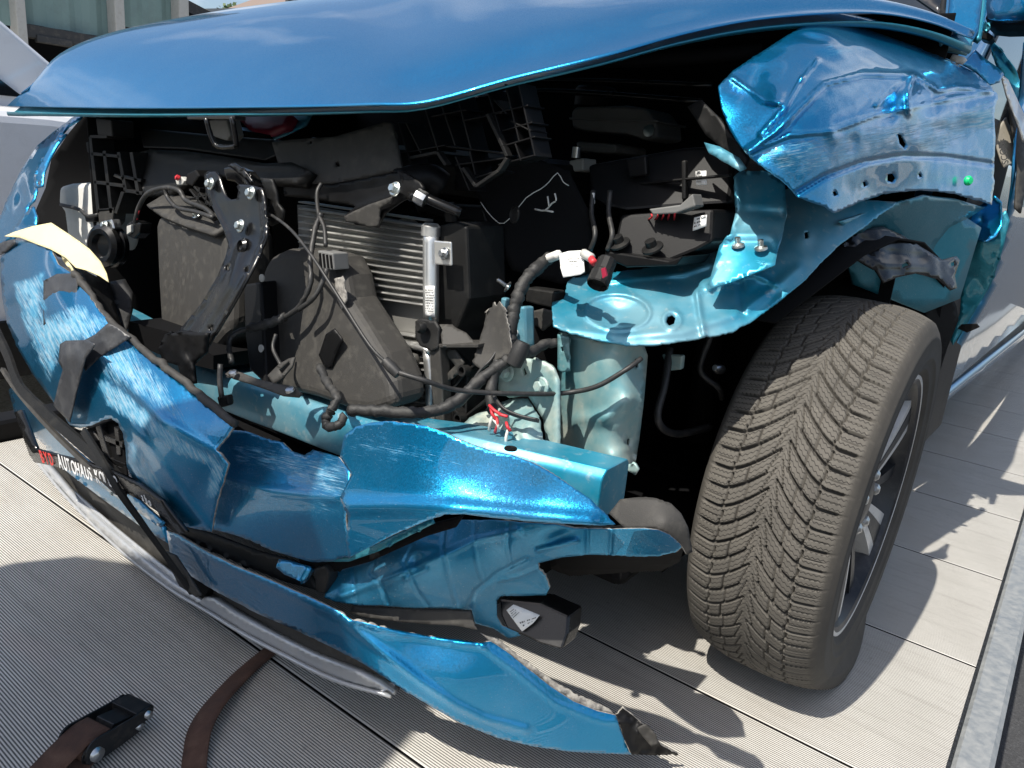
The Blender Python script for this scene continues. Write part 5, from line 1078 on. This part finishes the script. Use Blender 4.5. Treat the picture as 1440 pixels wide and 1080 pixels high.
bolt(158, 694, .568, (0, -1, .4), .004, bum, 'zinc')
hold = S('plate_holder', [(42, 640), (50, 632), (80, 640), (120, 650), (160, 664), (196, 682), (228, 706), (250, 735), (262, 750), (252, 750), (232, 728), (206, 708), (170, 690), (130, 672), (88, 658), (48, 650)], [(42, 640, .625), (120, 650, .575), (196, 682, .55), (262, 750, .565), (130, 672, .572), (48, 650, .625)], 'gloss_black', bum, th=.006, step=5)
S('holder_post', [(20, 580), (29, 576), (51, 634), (42, 642)], [(20, 580, .675), (51, 634, .622), (42, 642, .624)], 'gloss_black', hold, th=.008, step=5)
Dh = Depth([(42, 640, .625), (120, 650, .575), (196, 682, .55), (262, 750, .565), (130, 672, .572), (48, 650, .625)])
def onh(px, py, lift=.004):
    t = Dh.t([px], [py])[0]; d = ray(px, py); return Vector((CAM+d*(t-lift/np.linalg.norm(d))).tolist())
def strip_text(s, a, b, mat, frac=1.):
    """letters placed one by one along the curved strip between two pixels of its base line"""
    wd = {'I': .5, ' ': .45, 'L': .82, 'S': .92, 'E': .88, 'T': .86, '.': .4}
    tot = sum(wd.get(c, 1.) for c in s); acc = 0
    for c in s:
        w_ = wd.get(c, 1.); u0 = acc/tot; u1 = (acc+w_)/tot; acc += w_
        if c == ' ': continue
        f = lambda u: (a[0]+(b[0]-a[0])*u, a[1]+(b[1]-a[1])*u+a[2]*4*u*(1-u))
        p = onh(*f(u0)); q_ = onh(*f(u1)); x_, y_ = f(u0); upv = onh(x_+2.2, y_-10)-p
        size = upv.length*1.35*frac
        text('letter', c, p, q_-p, upv, size, mat, hold, sx=(q_-p).length/size/.80, lift=.001)
strip_text('AUTOHAUS KOLLER', (85, 657.5, 2.), (172, 688, 0), 'print_white')
strip_text('BYD', (60, 650, 0), (78, 655, 0), 'print_red', .8)
strip_text('abo', (201, 703, 0), (216, 713, 0), 'print_white', .7)
# tape holding the torn cover
S('black_tape', [(61, 395), (80, 385), (104, 384), (110, 392), (106, 428), (84, 442), (61, 457)], [(61, 395, .634), (104, 384, .642), (106, 428, .623), (61, 457, .606)], 'black_tape', bum, th=.0012, step=4, cr=(.003, 50), ridges=[([(62, 418), (84, 408), (108, 402)], 2, .003), ([(62, 440), (84, 426)], 2, .003)])
S('black_tape', [(119, 478), (134, 470), (152, 454), (164, 460), (184, 474), (172, 482), (156, 492), (138, 504), (120, 522), (114, 508)], [(119, 478, .585), (152, 454, .60), (184, 474, .61), (120, 522, .572)], 'black_tape', bum, th=.0012, step=4, cr=(.004, 40))
S('black_tape', [(84, 484), (92, 479), (120, 478), (134, 484), (120, 504), (116, 520), (108, 550), (98, 594), (84, 580), (75, 570), (82, 540), (88, 520), (82, 508)], [(84, 484, .575), (120, 478, .572), (98, 594, .565), (75, 570, .575), (88, 520, .565)], 'black_tape', bum, th=.0012, step=4, cr=(.005, 35), bumps=[(100, 500, 20, 16, .012)])
S('pale_tape', [(6, 332), (20, 326), (46, 318), (72, 313), (86, 322), (104, 334), (126, 350), (142, 368), (150, 384), (153, 397), (140, 388), (122, 380), (106, 376), (92, 362), (70, 350), (48, 342), (28, 334)], [(6, 332, .68), (72, 313, .70), (153, 397, .66), (106, 376, .645), (48, 342, .665), (110, 350, .68)], 'pale_tape', bum, th=.0012, step=4, cr=(.004, 25))
S('black_tape', [(-20, 352), (4, 340), (20, 336), (22, 342), (8, 354), (-16, 366)], [(-20, 352, .69), (20, 336, .675), (-16, 366, .685)], 'black_tape', bum, th=.0012, step=4, cr=(.004, 40))
S('lamp_edge', [(84, 352), (100, 374), (106, 386), (112, 396), (104, 386), (88, 366)], .66, 'pale_tape', bum, th=.001, step=4)
S('lamp_cavity', [(100, 368), (126, 384), (154, 398), (160, 420), (168, 450), (178, 476), (150, 444), (118, 398)], [(100, 368, .69), (154, 398, .72), (178, 476, .67), (118, 398, .66)], 'black_plastic', car, th=.004, step=6)
S('lamp_cavity', [(154, 396), (176, 392), (186, 410), (184, 440), (176, 470), (166, 448)], [(154, 396, .72), (176, 392, .74), (176, 470, .68)], 'grey_plastic', car, th=.004, step=6, cr=(.004, 25))

# ---- torn carrier by the condenser
S('broken_bracket', [(684, 440), (694, 424), (698, 430), (702, 424), (706, 430), (712, 436), (716, 470), (720, 500), (700, 505), (676, 520), (664, 510), (674, 478), (680, 460)], [(684, 440, .845), (712, 436, .84), (700, 505, .825), (664, 510, .815)], 'dusty_plastic', car, th=.003, step=3.5, jag=.9, edge='torn_edge')
S('broken_bracket', [(618, 456), (636, 456), (640, 460), (656, 468), (668, 482), (672, 486), (650, 486), (622, 486)], [(618, 456, .83), (656, 468, .84), (650, 486, .825)], 'dusty_plastic', car, th=.003, step=3.5, jag=.5, edge='torn_edge')
S('broken_bracket', [(584, 452), (592, 447), (612, 452), (618, 460), (616, 490), (606, 494), (590, 486), (584, 474)], [(584, 452, .815), (612, 452, .82), (606, 494, .81)], 'grey_plastic', car, th=.005, step=3.5, jag=.4)
lathe('bracket_pin', [(.009, 0), (.009, .006), (.006, .01), (.0001, .01)], U(595, 461, .808), (-.2, -1, .2), 'grey_plastic', car, 14)
E('bracket_shelf', [(616, 484), (672, 484), (672, 489), (618, 489)], .815, .05, 'dusty_plastic', car, bev=.001)
E('bracket_post', [(604, 490), (618, 488), (622, 540), (624, 596), (612, 596), (606, 540)], .815, .02, 'dusty_plastic', car, bev=.002)
cx0, cy0 = 657, 521
for a, b in (((657, 521), (626, 492)), ((657, 521), (626, 560)), ((657, 521), (684, 498)), ((657, 521), (654, 586)), ((651, 588), (624, 566)), ((651, 588), (690, 556)), ((651, 588), (628, 610))):
    d = np.array(b, float)-a; n_ = np.array([-d[1], d[0]])/np.linalg.norm(d)*1.6
    E('bracket_rib', [np.array(a)+n_, np.array(a)-n_, np.array(b)-n_, np.array(b)+n_], .835, .02, 'grey_plastic', car, bev=.0008)
for px, py in ((657, 521), (651, 588)): lathe('rib_hub', [(.0085, 0), (.0085, .012), (.0055, .012), (.0055, .002), (.0001, .002)], U(px, py, .834), (-.1, -1, .1), 'grey_plastic', car, 16)
S('bracket_gusset', [(628, 492), (640, 492), (652, 510), (648, 522), (634, 534), (622, 540), (624, 530), (640, 514), (628, 500)], .828, 'dusty_plastic', car, th=.004, step=4)
E('bay_bracket', [(740, 404), (780, 410), (778, 434), (752, 428), (738, 424)], .95, .03, 'grey_plastic', car)
S('bay_flap', [(736, 440), (764, 434), (790, 440), (780, 448), (764, 466), (748, 456)], .93, 'dusty_plastic', car, th=.003, step=4, jag=.5)
# screw on a wire end
lathe('push_clip', [(.008, 0), (.009, .002), (.003, .004), (.003, .02), (.0001, .022)], U(715, 404, .90), (-.6, -.6, .5), 'steel', car, 12)

# ---- wiring
hs = 'wiring_harness'
har = T(hs, [(774, 362, .93), (756, 376, .90), (738, 396, .875), (726, 424, .86), (720, 452, .85), (718, 478, .845), (724, 496, .84), (730, 504, .835)], .0095, 'rubber_hose', car, n=8, wob=.0006)
T('harness_branch', [(726, 502, .835), (706, 512, .82), (680, 530, .80), (652, 556, .775), (624, 574, .75), (580, 580, .72), (530, 578, .695), (492, 577, .68)], .0085, 'rubber_hose', har, n=8, wob=.0006)
T('harness_branch', [(700, 508, .82), (694, 530, .81), (690, 556, .80), (694, 580, .795)], .008, 'rubber_hose', har, n=6, wob=.0005)
T('harness_branch', [(730, 500, .835), (748, 494, .86), (766, 484, .885), (782, 482, .90)], .007, 'rubber_hose', har, n=5, wob=.0005)
lathe('harness_joint', [(.010, -.02), (.012, -.012), (.0125, .0), (.011, .014), (.0001, .018)], U(728, 500, .828), (-.2, -.3, -1), 'rubber_hose', har, 14)
T('harness_branch', [(690, 548, .80), (700, 566, .79), (716, 580, .79), (740, 588, .80), (758, 592, .81)], .003, 'wire_black', har, n=6)
T('harness_branch', [(690, 548, .80), (706, 572, .785), (730, 584, .79), (756, 590, .80)], .002, 'wire_black', har, n=6)
T('harness_branch', [(662, 540, .80), (676, 520, .81), (690, 506, .82), (704, 484, .84)], .0022, 'wire_black', har, n=5)
for i, (a, b, mt) in enumerate((((688, 570), (706, 584), 'wire_red'), ((700, 580), (714, 586), 'wire_red'), ((712, 594), (718, 606), 'wire_red'), ((692, 586), (688, 606), 'tank_plastic'), ((698, 586), (696, 608), 'wire_red'), ((716, 600), (712, 630), 'wire_white'), ((694, 590), (700, 604), 'wire_white'), ((690, 574), (698, 590), 'wire_red'))):
    T('wire_end', [(a[0], a[1], .78), ((a[0]+b[0])/2+rnd.uniform(-3, 3), (a[1]+b[1])/2, .775), (b[0], b[1], .778)], .0022, mt, har, n=4, seg=6)
# plug with its tag on the rail
tag_ = S('cable_tag', [(786, 357), (800, 353), (819, 352), (821, 370), (822, 382), (816, 386), (792, 390), (789, 380)], [(786, 357, .905), (819, 352, .91), (792, 390, .892), (816, 386, .895)], 'label_white', car, th=.0012, step=4, cr=(.002, 30))
printed(tag_, U(796, 363, .896), U(817, 361, .898), U(818, 372, .895), U(797, 373, .893), 2, 8)
T('tag_sleeve', [(770, 364, .92), (778, 361, .915), (786, 358, .91)], .0068, 'white_plastic', car, n=3)
T('plug_cable', [(819, 356, .905), (828, 361, .90), (836, 370, .892)], .0052, 'wire_red', car, n=4)
T('plug_sleeve', [(820, 356, .904), (832, 363, .898)], .0064, 'tank_plastic', car, n=2)
plug = lathe('plug', [(.0115, -.030), (.0130, -.028), (.0130, -.010), (.0145, -.008), (.0150, .010), (.0140, .012), (.0125, .004), (.0001, .004)], U(844, 391, .875), (.1, -.62, -.72), 'grey_plastic', car, 12, ang=25)
E('plug_lock', [(845, 378), (850, 376), (853, 388), (847, 392)], .853, .004, 'red_plastic', plug, bev=.0005)
# left cables
T('sensor_cable', [(452, 258, .83), (446, 272, .82), (448, 300, .80), (456, 320, .79), (458, 346, .775)], .0035, 'wire_black', car)
T('sensor_cable', [(452, 300, .80), (444, 320, .79), (440, 340, .78), (436, 370, .765), (436, 400, .755), (420, 432, .745), (392, 450, .735), (350, 462, .71), (330, 470, .695), (322, 484, .685), (326, 510, .67)], .0045, 'wire_black', car, wob=.0003)
T('cable_wrap', [(400, 446, .737), (375, 456, .72), (350, 462, .708)], .0075, 'rubber_hose', car, wob=.0008)
pc = E('plug_block', [(446, 352), (468, 356), (470, 380), (450, 378)], .765, .03, 'mid_grey', car, bev=.002)
for i in range(4): E('plug_slot', [(448+i*5, 356+i), (450+i*5, 356+i), (452+i*5, 376+i*.5), (450+i*5, 376+i*.5)], .763, .004, 'black_plastic', pc, bev=0)
T('sensor_cable', [(460, 378, .76), (452, 400, .75), (440, 420, .74), (420, 436, .735)], .004, 'wire_black', car)
T('sensor_cable', [(388, 470, .72), (384, 490, .71), (396, 515, .70)], .003, 'wire_black', car)
T('sensor_cable', [(450, 516, .705), (462, 540, .685), (474, 560, .67), (466, 576, .66), (458, 590, .655), (462, 600, .65), (476, 598, .65), (486, 584, .66)], .0065, 'rubber_hose', car, wob=.0006)
S('cable_clip', [(376, 528), (392, 512), (406, 504), (414, 502), (410, 516), (396, 532), (384, 540)], [(376, 528, .675), (414, 502, .69), (384, 540, .67)], 'dusty_plastic', car, th=.003, step=4, holes=[[(392, 520), (406, 508), (408, 512), (396, 526)]])
S('beam_bracket', [(316, 526), (324, 520), (340, 524), (366, 534), (392, 540), (412, 544), (424, 552), (418, 558), (396, 556), (370, 546), (346, 538), (326, 532)], [(316, 526, .648), (424, 552, .648), (396, 556, .642)], 'dusty_plastic', car, th=.004, step=4)
for px, py in ((328, 525), (408, 549)): lathe('bracket_rivet', [(.007, 0), (.006, .003), (.0001, .004)], U(px, py, .642), (0, -.5, 1), 'steel', car, 12)
S('duct_tear', [(448, 500), (458, 470), (470, 462), (482, 478), (470, 504), (466, 518), (456, 516)], .745, 'black_plastic', car, th=.002, step=4, jag=.8)

# ---------------------------------------------------------------- straps on the bed
rs = thing('ratchet_strap', 'brown ratchet lashing strap lying bunched on the bed with its dark steel ratchet', 'strap', U(120, 1040, 'z', 0))
def onbed(px, py, z): return ('w', *U(px, py, 'z', z))
O_ = U(142, 1056, 'z', 0.); A_ = (U(206, 1002, 'z', 0.)-U(104, 1076, 'z', 0.)).normalized(); B_ = Vector((A_.y, -A_.x, 0)); Z_ = Vector((0, 0, 1))
def L_(a, b, c): return O_+(A_*a+B_*b)*.82+Z_*c*.82
def plate(name, prof, b, th_, mat='ratchet_steel'):
    n = len(prof); bm = bmesh.new()
    f = [bm.verts.new(L_(x, b, z)) for x, z in prof]; g_ = [bm.verts.new(L_(x, b+th_, z)) for x, z in prof]
    bm.faces.new(f); bm.faces.new(g_[::-1])
    for q_ in range(n): bm.faces.new((f[(q_+1) % n], f[q_], g_[q_], g_[(q_+1) % n]))
    bmesh.ops.recalc_face_normals(bm, faces=bm.faces); me = bpy.data.meshes.new(name); bm.to_mesh(me); bm.free()
    return bevel(link(name, me, mat, rs, False), .0008, 1)
simple('ratchet_steel', (.035, .036, .038), .38, .7, dirt=.5, dirtcol=(.10, .08, .06), dirtscale=60)
def arc(cx, cz, r, a0, a1, n=7): return [(cx+r*math.cos(R_(a0+(a1-a0)*t_/n)), cz+r*math.sin(R_(a0+(a1-a0)*t_/n))) for t_ in range(n+1)]
for b in (-.027, .024):                                            # frame side plates with round ends
    plate('ratchet_frame', arc(.055, .024, .016, -90, 90)+[(.02, .034), (-.02, .050)]+arc(-.035, .034, .020, 70, 200)+[(-.03, .010), (.02, .008)], b, .003)
for b in (-.034, .031):                                            # handle plates, swung open
    plate('ratchet_handle', arc(.070, .040, .013, -70, 110)+[(.03, .056)]+arc(-.032, .044, .021, 90, 250)+[(.01, .030)], b, .003)
plate('ratchet_pawl', [(.0, .040), (.05, .036), (.052, .046), (.012, .056)], -.020, .040)
plate('ratchet_grip', arc(.078, .041, .010, -90, 90)+[(.050, .054), (.048, .036)], -.030, .060)
for x, z, r, w_ in ((.055, .024, .0055, .034), (.070, .040, .006, .040), (-.034, .036, .010, .040)):
    T('ratchet_pin', [('w', *L_(x, -w_, z)), ('w', *L_(x, w_, z))], r, 'steel', rs, n=2, seg=12)
for b in (-.031, .029):
    vs_ = []; n = 26
    for side_ in (0, .004):
        for q_ in range(n): r = .021 if q_ % 2 else .0175; vs_.append(L_(-.034+r*math.cos(2*math.pi*q_/n), b+side_, .038+r*math.sin(2*math.pi*q_/n)))
    mesh('ratchet_gear', vs_, [tuple(range(n)), tuple(range(2*n-1, n-1, -1))]+[(q_, n+q_, n+(q_+1) % n, (q_+1) % n) for q_ in range(n)], 'ratchet_steel', rs)
T('strap_spool', [('w', *L_(-.034, -.023, .038)), ('w', *L_(-.034, .023, .038))], .0165, 'webbing', rs, n=2, seg=16)
sd = tuple(B_)
def wb(*pts): return [('w', *L_(*p_)) for p_ in pts]
ribbon('webbing', wb((.0, .0, .058), (-.03, .0, .060), (-.07, -.004, .045), (-.11, -.012, .022), (-.16, -.02, .010), (-.24, -.03, .005), (-.5, -.02, .003), (-.75, .05, .003)), .046, 'webbing', rs, side=[sd]*8)
ribbon('webbing', wb((-.034, .004, .022), (-.07, .010, .018), (-.12, .014, .026), (-.17, .012, .016), (-.23, .02, .004)), .046, 'webbing', rs, side=[sd, sd, tuple(B_+Z_*.3), tuple(B_+Z_*.2), sd])
ribbon('webbing', wb((-.05, -.01, .012), (-.10, -.03, .006), (-.15, -.055, .004), (-.22, -.09, .003)), .046, 'webbing', rs, side=[sd, sd, tuple(B_-A_*.2), tuple(B_-A_*.4)])
st = ribbon('lashing_strap', [onbed(430, 880, .004), onbed(392, 906, .004), onbed(350, 940, .006), onbed(318, 972, .012), onbed(295, 1000, .018), onbed(280, 1030, .016), onbed(274, 1066, .008), onbed(268, 1110, .004), onbed(240, 1180, .003), ('w', -1.0, .05, .003)], .040, 'webbing', None, th=.003, side=[(.45, .9, 0), (.45, .9, 0), (.5, .85, .1), (.6, .75, .25), (.75, .6, .35), (.85, .45, .3), (.9, .4, .2), (.9, .4, .1), (.9, .4, 0), (.9, .3, 0)])
st['label'] = 'brown lashing strap running out from under the bumper lip across the bed'; st['category'] = 'strap'
S('liner_front', [(772, 742), (900, 742), (950, 748), (962, 770), (956, 790), (930, 803), (870, 806), (800, 810), (774, 800)], [(772, 742, .86), (955, 752, .79), (870, 772, .80), (870, 806, .93), (800, 810, .96), (956, 792, .90)], 'deep_black', car, th=.003, step=9, jag=.6)

# ---------------------------------------------------------------- beyond the bed
GZ = -.45
wc = thing('white_car', 'white parked car standing behind the far edge of the flatbed', 'car', (-4.4, 1.0, GZ))
def side_panel(name, prof, x0, x1, mat, parent, bev=.03):
    bm = bmesh.new(); f = [bm.verts.new((x0, y, z+GZ)) for y, z in prof]; b = [bm.verts.new((x1, y, z+GZ)) for y, z in prof]
    bm.faces.new(f); bm.faces.new(b[::-1]); n = len(f)
    for i in range(n): bm.faces.new((f[(i+1) % n], f[i], b[i], b[(i+1) % n]))
    bmesh.ops.recalc_face_normals(bm, faces=bm.faces); me = bpy.data.meshes.new(name); bm.to_mesh(me); bm.free()
    o = link(name, me, mat, parent, False); bevel(o, bev, 4); return o
side_panel('body', [(-1.7, .28), (-1.75, .62), (-1.5, .86), (-.7, 1.02), (.2, 1.32), (1.45, 1.33), (1.9, 1.30), (2.9, 1.12), (3.1, .8), (3.05, .28)], -3.45, -5.1, 'white_car_paint', wc, .06)
side_panel('roof', [(-.5, 1.25), (.1, 1.72), (.5, 1.80), (1.2, 1.78), (1.75, 1.36), (1.9, 1.28), (-.6, 1.2)], -3.62, -4.95, 'white_car_paint', wc, .05)
side_panel('side_window', [(-.3, 1.36), (.2, 1.68), (1.0, 1.68), (1.42, 1.37)], -3.612, -3.60, 'glass_dark', wc, .003)
side_panel('trim_strip', [(-1.6, .70), (3.0, .70), (3.0, .74), (-1.6, .74)], -3.452, -3.435, 'silver_trim', wc, .004)
side_panel('lower_cladding', [(-1.6, .26), (3.0, .26), (3.0, .50), (-1.6, .50)], -3.452, -3.43, 'grey_plastic', wc, .008)
side_panel('wiper_cowl', [(1.55, 1.335), (1.9, 1.325), (1.92, 1.36), (1.6, 1.40)], -3.60, -3.5, 'black_plastic', wc, .006)
for yy in (-.9, 2.3):
    whl = bpy.data.objects.new('wheel', None); COL.objects.link(whl); whl.parent = wc; whl.matrix_parent_inverse = parent_inv(wc); whl.empty_display_size = .1
    lathe('tyre', [(.2, -.1), (.30, -.1), (.335, -.07), (.34, 0), (.335, .07), (.30, .1), (.2, .1)], (-3.54, yy, GZ+.34), (1, 0, 0), 'rubber_hose', whl, 32)
    lathe('rim', [(.215, .0), (.215, .09), (.19, .08), (.05, .07), (.0001, .08)], (-3.53, yy, GZ+.34), (1, 0, 0), 'wheel_silver', whl, 24)
T('door_seam', [('w', -3.448, 1.75, GZ+1.30), ('w', -3.445, 1.70, GZ+.95), ('w', -3.446, 1.62, GZ+.5)], .004, 'deep_black', wc, n=4)

# industrial hall: corrugated translucent cladding between light posts
hall = thing('industrial_hall', 'industrial hall with pale green corrugated panels between light posts above a dark opening', 'building', (-15, 5, GZ))
def D0(px, py, x): return U(px, py, 'x', x)
HX = -15.
yA = D0(-60, 20, HX).y; yB = D0(246, 20, HX).y
zt = 5.2; z_open = D0(110, 46, HX).z; 
def corrug(name, ya, yb, za, zb, mat, parent):
    n = int((yb-ya)/.11); vs_ = []; fs = []
    for i in range(n+1):
        y = ya+(yb-ya)*i/n; x = HX+.05*(1 if (i//2) % 2 else 0)
        vs_ += [(x, y, za), (x, y, zb)]
    for i in range(n): fs.append((2*i, 2*i+2, 2*i+3, 2*i+1))
    return mesh(name, vs_, fs, mat, parent)
simple('corrugated_green', (.20, .30, .29), .55, dirt=.5, dirtcol=(.12, .16, .16), dirtscale=2.)
simple('post_paint', (.45, .45, .43), .6, dirt=.4)
simple('dark_cladding', (.035, .037, .04), .7, dirt=.3)
simple('roof_sheet', (.22, .24, .26), .5)
simple('roof_brown', (.20, .15, .12), .7, dirt=.4, dirtcol=(.12, .1, .09))
def ypx(px, py=20): return D0(px, py, HX).y
corrug('cladding', ypx(24), ypx(152), z_open, zt, 'corrugated_green', hall)
corrug('cladding', ypx(164), ypx(242), D0(200, 42, HX).z, zt, 'corrugated_green', hall)
corrug('cladding', ypx(-200), ypx(12), D0(5, 35, HX).z, zt, 'corrugated_green', hall)
for a, b in ((150, 164), (240, 254), (12, 26)):
    ya, yb = ypx(a), ypx(b); box('post', (HX+.15, (ya+yb)/2, (zt+GZ)/2), (.3, yb-ya, zt-GZ), 'post_paint', hall, bev=.02)
box('sill_beam', (HX+.1, (ypx(24)+ypx(152))/2, z_open-.12), (.25, ypx(152)-ypx(24), .2), 'dark_cladding', hall, bev=.01)
box('inner_wall', (HX-2.5, (ypx(-200)+ypx(254))/2, 2.4), (.2, ypx(254)-ypx(-200), 5.7), 'deep_black', hall, bev=0)
box('plinth', (HX+.05, (ypx(160)+ypx(246))/2, GZ+.9), (.2, ypx(246)-ypx(160), 1.8), 'post_paint', hall, bev=.01)
box('hall_roof', (HX-2.0, (ypx(-200)+ypx(250))/2, zt+.1), (5, ypx(250)-ypx(-200)+.3, .2), 'roof_sheet', hall, bev=.02)
box('roller_pipe', (HX+.2, (ypx(40)+ypx(90))/2, D0(60, 57, HX).z), (.12, ypx(90)-ypx(40), .12), 'dark_cladding', hall, bev=.02)
# lean-to with a dark sloping roof
sh = thing('lean_to_shed', 'dark open shed with a sloping roof beside the corrugated hall', 'shed', U(280, 40, 'x', -18))
a, b, c = U(253, -6, 'x', -18), U(318, 28, 'x', -18), U(253, 60, 'x', -18)
def quad_slab(name, pts, vec, mat, parent):
    bm = bmesh.new(); vec = Vector(vec); f = [bm.verts.new(p) for p in pts]; g_ = [bm.verts.new(Vector(p)+vec) for p in pts]; n = len(f)
    bm.faces.new(f); bm.faces.new(g_[::-1])
    for i in range(n): bm.faces.new((f[(i+1) % n], f[i], g_[i], g_[(i+1) % n]))
    bmesh.ops.recalc_face_normals(bm, faces=bm.faces); me = bpy.data.meshes.new(name); bm.to_mesh(me); bm.free(); return link(name, me, mat, parent, False)
quad_slab('shed_roof', [a, b, b-Vector((0, 0, .25)), a-Vector((0, 0, .25))], (-4, 0, 0), 'dark_cladding', sh)
quad_slab('shed_wall', [a-Vector((0, 0, .25)), b-Vector((0, 0, .25)), Vector((-18.2, b.y, GZ)), Vector((-18.2, a.y, GZ))], (-3, 0, 0), 'deep_black', sh)
# far low building with a pitched sheet roof, and a brown-roofed one
fb_ = thing('far_warehouse', 'low grey warehouse with a sheet roof behind the wrecked car', 'building', (-34, 20, GZ))
X2 = -34
p = [U(290, 12, 'x', X2), U(410, 10, 'x', X2), U(414, 19, 'x', X2), U(300, 20, 'x', X2)]
quad_slab('warehouse_roof', p, (-8, 0, 0), 'roof_sheet', fb_)
p2 = [U(300, 20.5, 'x', X2-.2), U(414, 19.5, 'x', X2-.2)]
quad_slab('warehouse_wall', [p2[0], p2[1], Vector((X2-.2, p2[1].y, GZ)), Vector((X2-.2, p2[0].y, GZ))], (-7, 0, 0), 'post_paint', fb_)
for px in (406, 415):
    q_ = U(px, 12, 'x', X2-1); box('vent_pipe', (q_.x, q_.y, q_.z), (.25, .25, .9), 'dark_cladding', fb_, bev=.02)
bb = thing('brown_roof_house', 'house with a brown tiled roof rising behind the hood', 'house', (-46, 36, GZ))
X3 = -46
p = [U(400, 12, 'x', X3), U(430, 1, 'x', X3), U(470, -14, 'x', X3), U(640, -30, 'x', X3), U(640, 20, 'x', X3)]
quad_slab('house_roof', p, (-8, 0, 0), 'roof_brown', bb)
quad_slab('house_wall', [Vector((X3-.5, p[0].y+.5, p[0].z)), Vector((X3-.5, p[4].y-.5, p[4].z)), Vector((X3-.5, p[4].y-.5, GZ)), Vector((X3-.5, p[0].y+.5, GZ))], (-6, 0, 0), 'post_paint', bb)
# far trees, only their tops show above the warehouse roof
k = N('leaf'); k.set(Base_Color=(.07, .11, .04), Roughness=.7)
simple('bark', (.10, .075, .055), .9)
TL = ('wide distant treetop showing over the grey warehouse roof beside the dark shed', 'small distant treetop between two others over the grey warehouse roof', 'tallest distant treetop showing over the grey warehouse roof')
for j, (px, ty, wd_) in enumerate(((336, 6.2, 2.4), (358, 6.6, .9), (372, 3.6, 1.6))):
    base = U(px, 8, 'x', -60); zt_ = U(px, ty, 'x', -60).z
    tr = thing('far_tree', TL[j], 'tree', (base.x, base.y, GZ), 'trees behind the warehouse')
    T('trunk', [('w', base.x, base.y, GZ), ('w', base.x+.1, base.y, zt_-1.6)], .22, 'bark', tr, n=3, r2=.08)
    r_ = random.Random(j); vs_ = []; fs = []
    for i in range(900):
        d = Vector((r_.gauss(0, 1), r_.gauss(0, 1), r_.gauss(0, 1))).normalized()*(r_.random()**.4)
        c_ = Vector((base.x, base.y, zt_-1.7))+Vector((d.x*wd_, d.y*wd_, d.z*1.7)); u_ = Vector((r_.gauss(0, 1), r_.gauss(0, 1), r_.gauss(0, 1))).normalized()*.22; v2 = u_.cross(Vector((r_.gauss(0, 1), r_.gauss(0, 1), 1))).normalized()*.15
        s = len(vs_); vs_ += [c_-u_, c_+v2, c_+u_, c_-v2]; fs.append((s, s+1, s+2, s+3))
    mesh('crown', vs_, fs, 'leaf', tr)
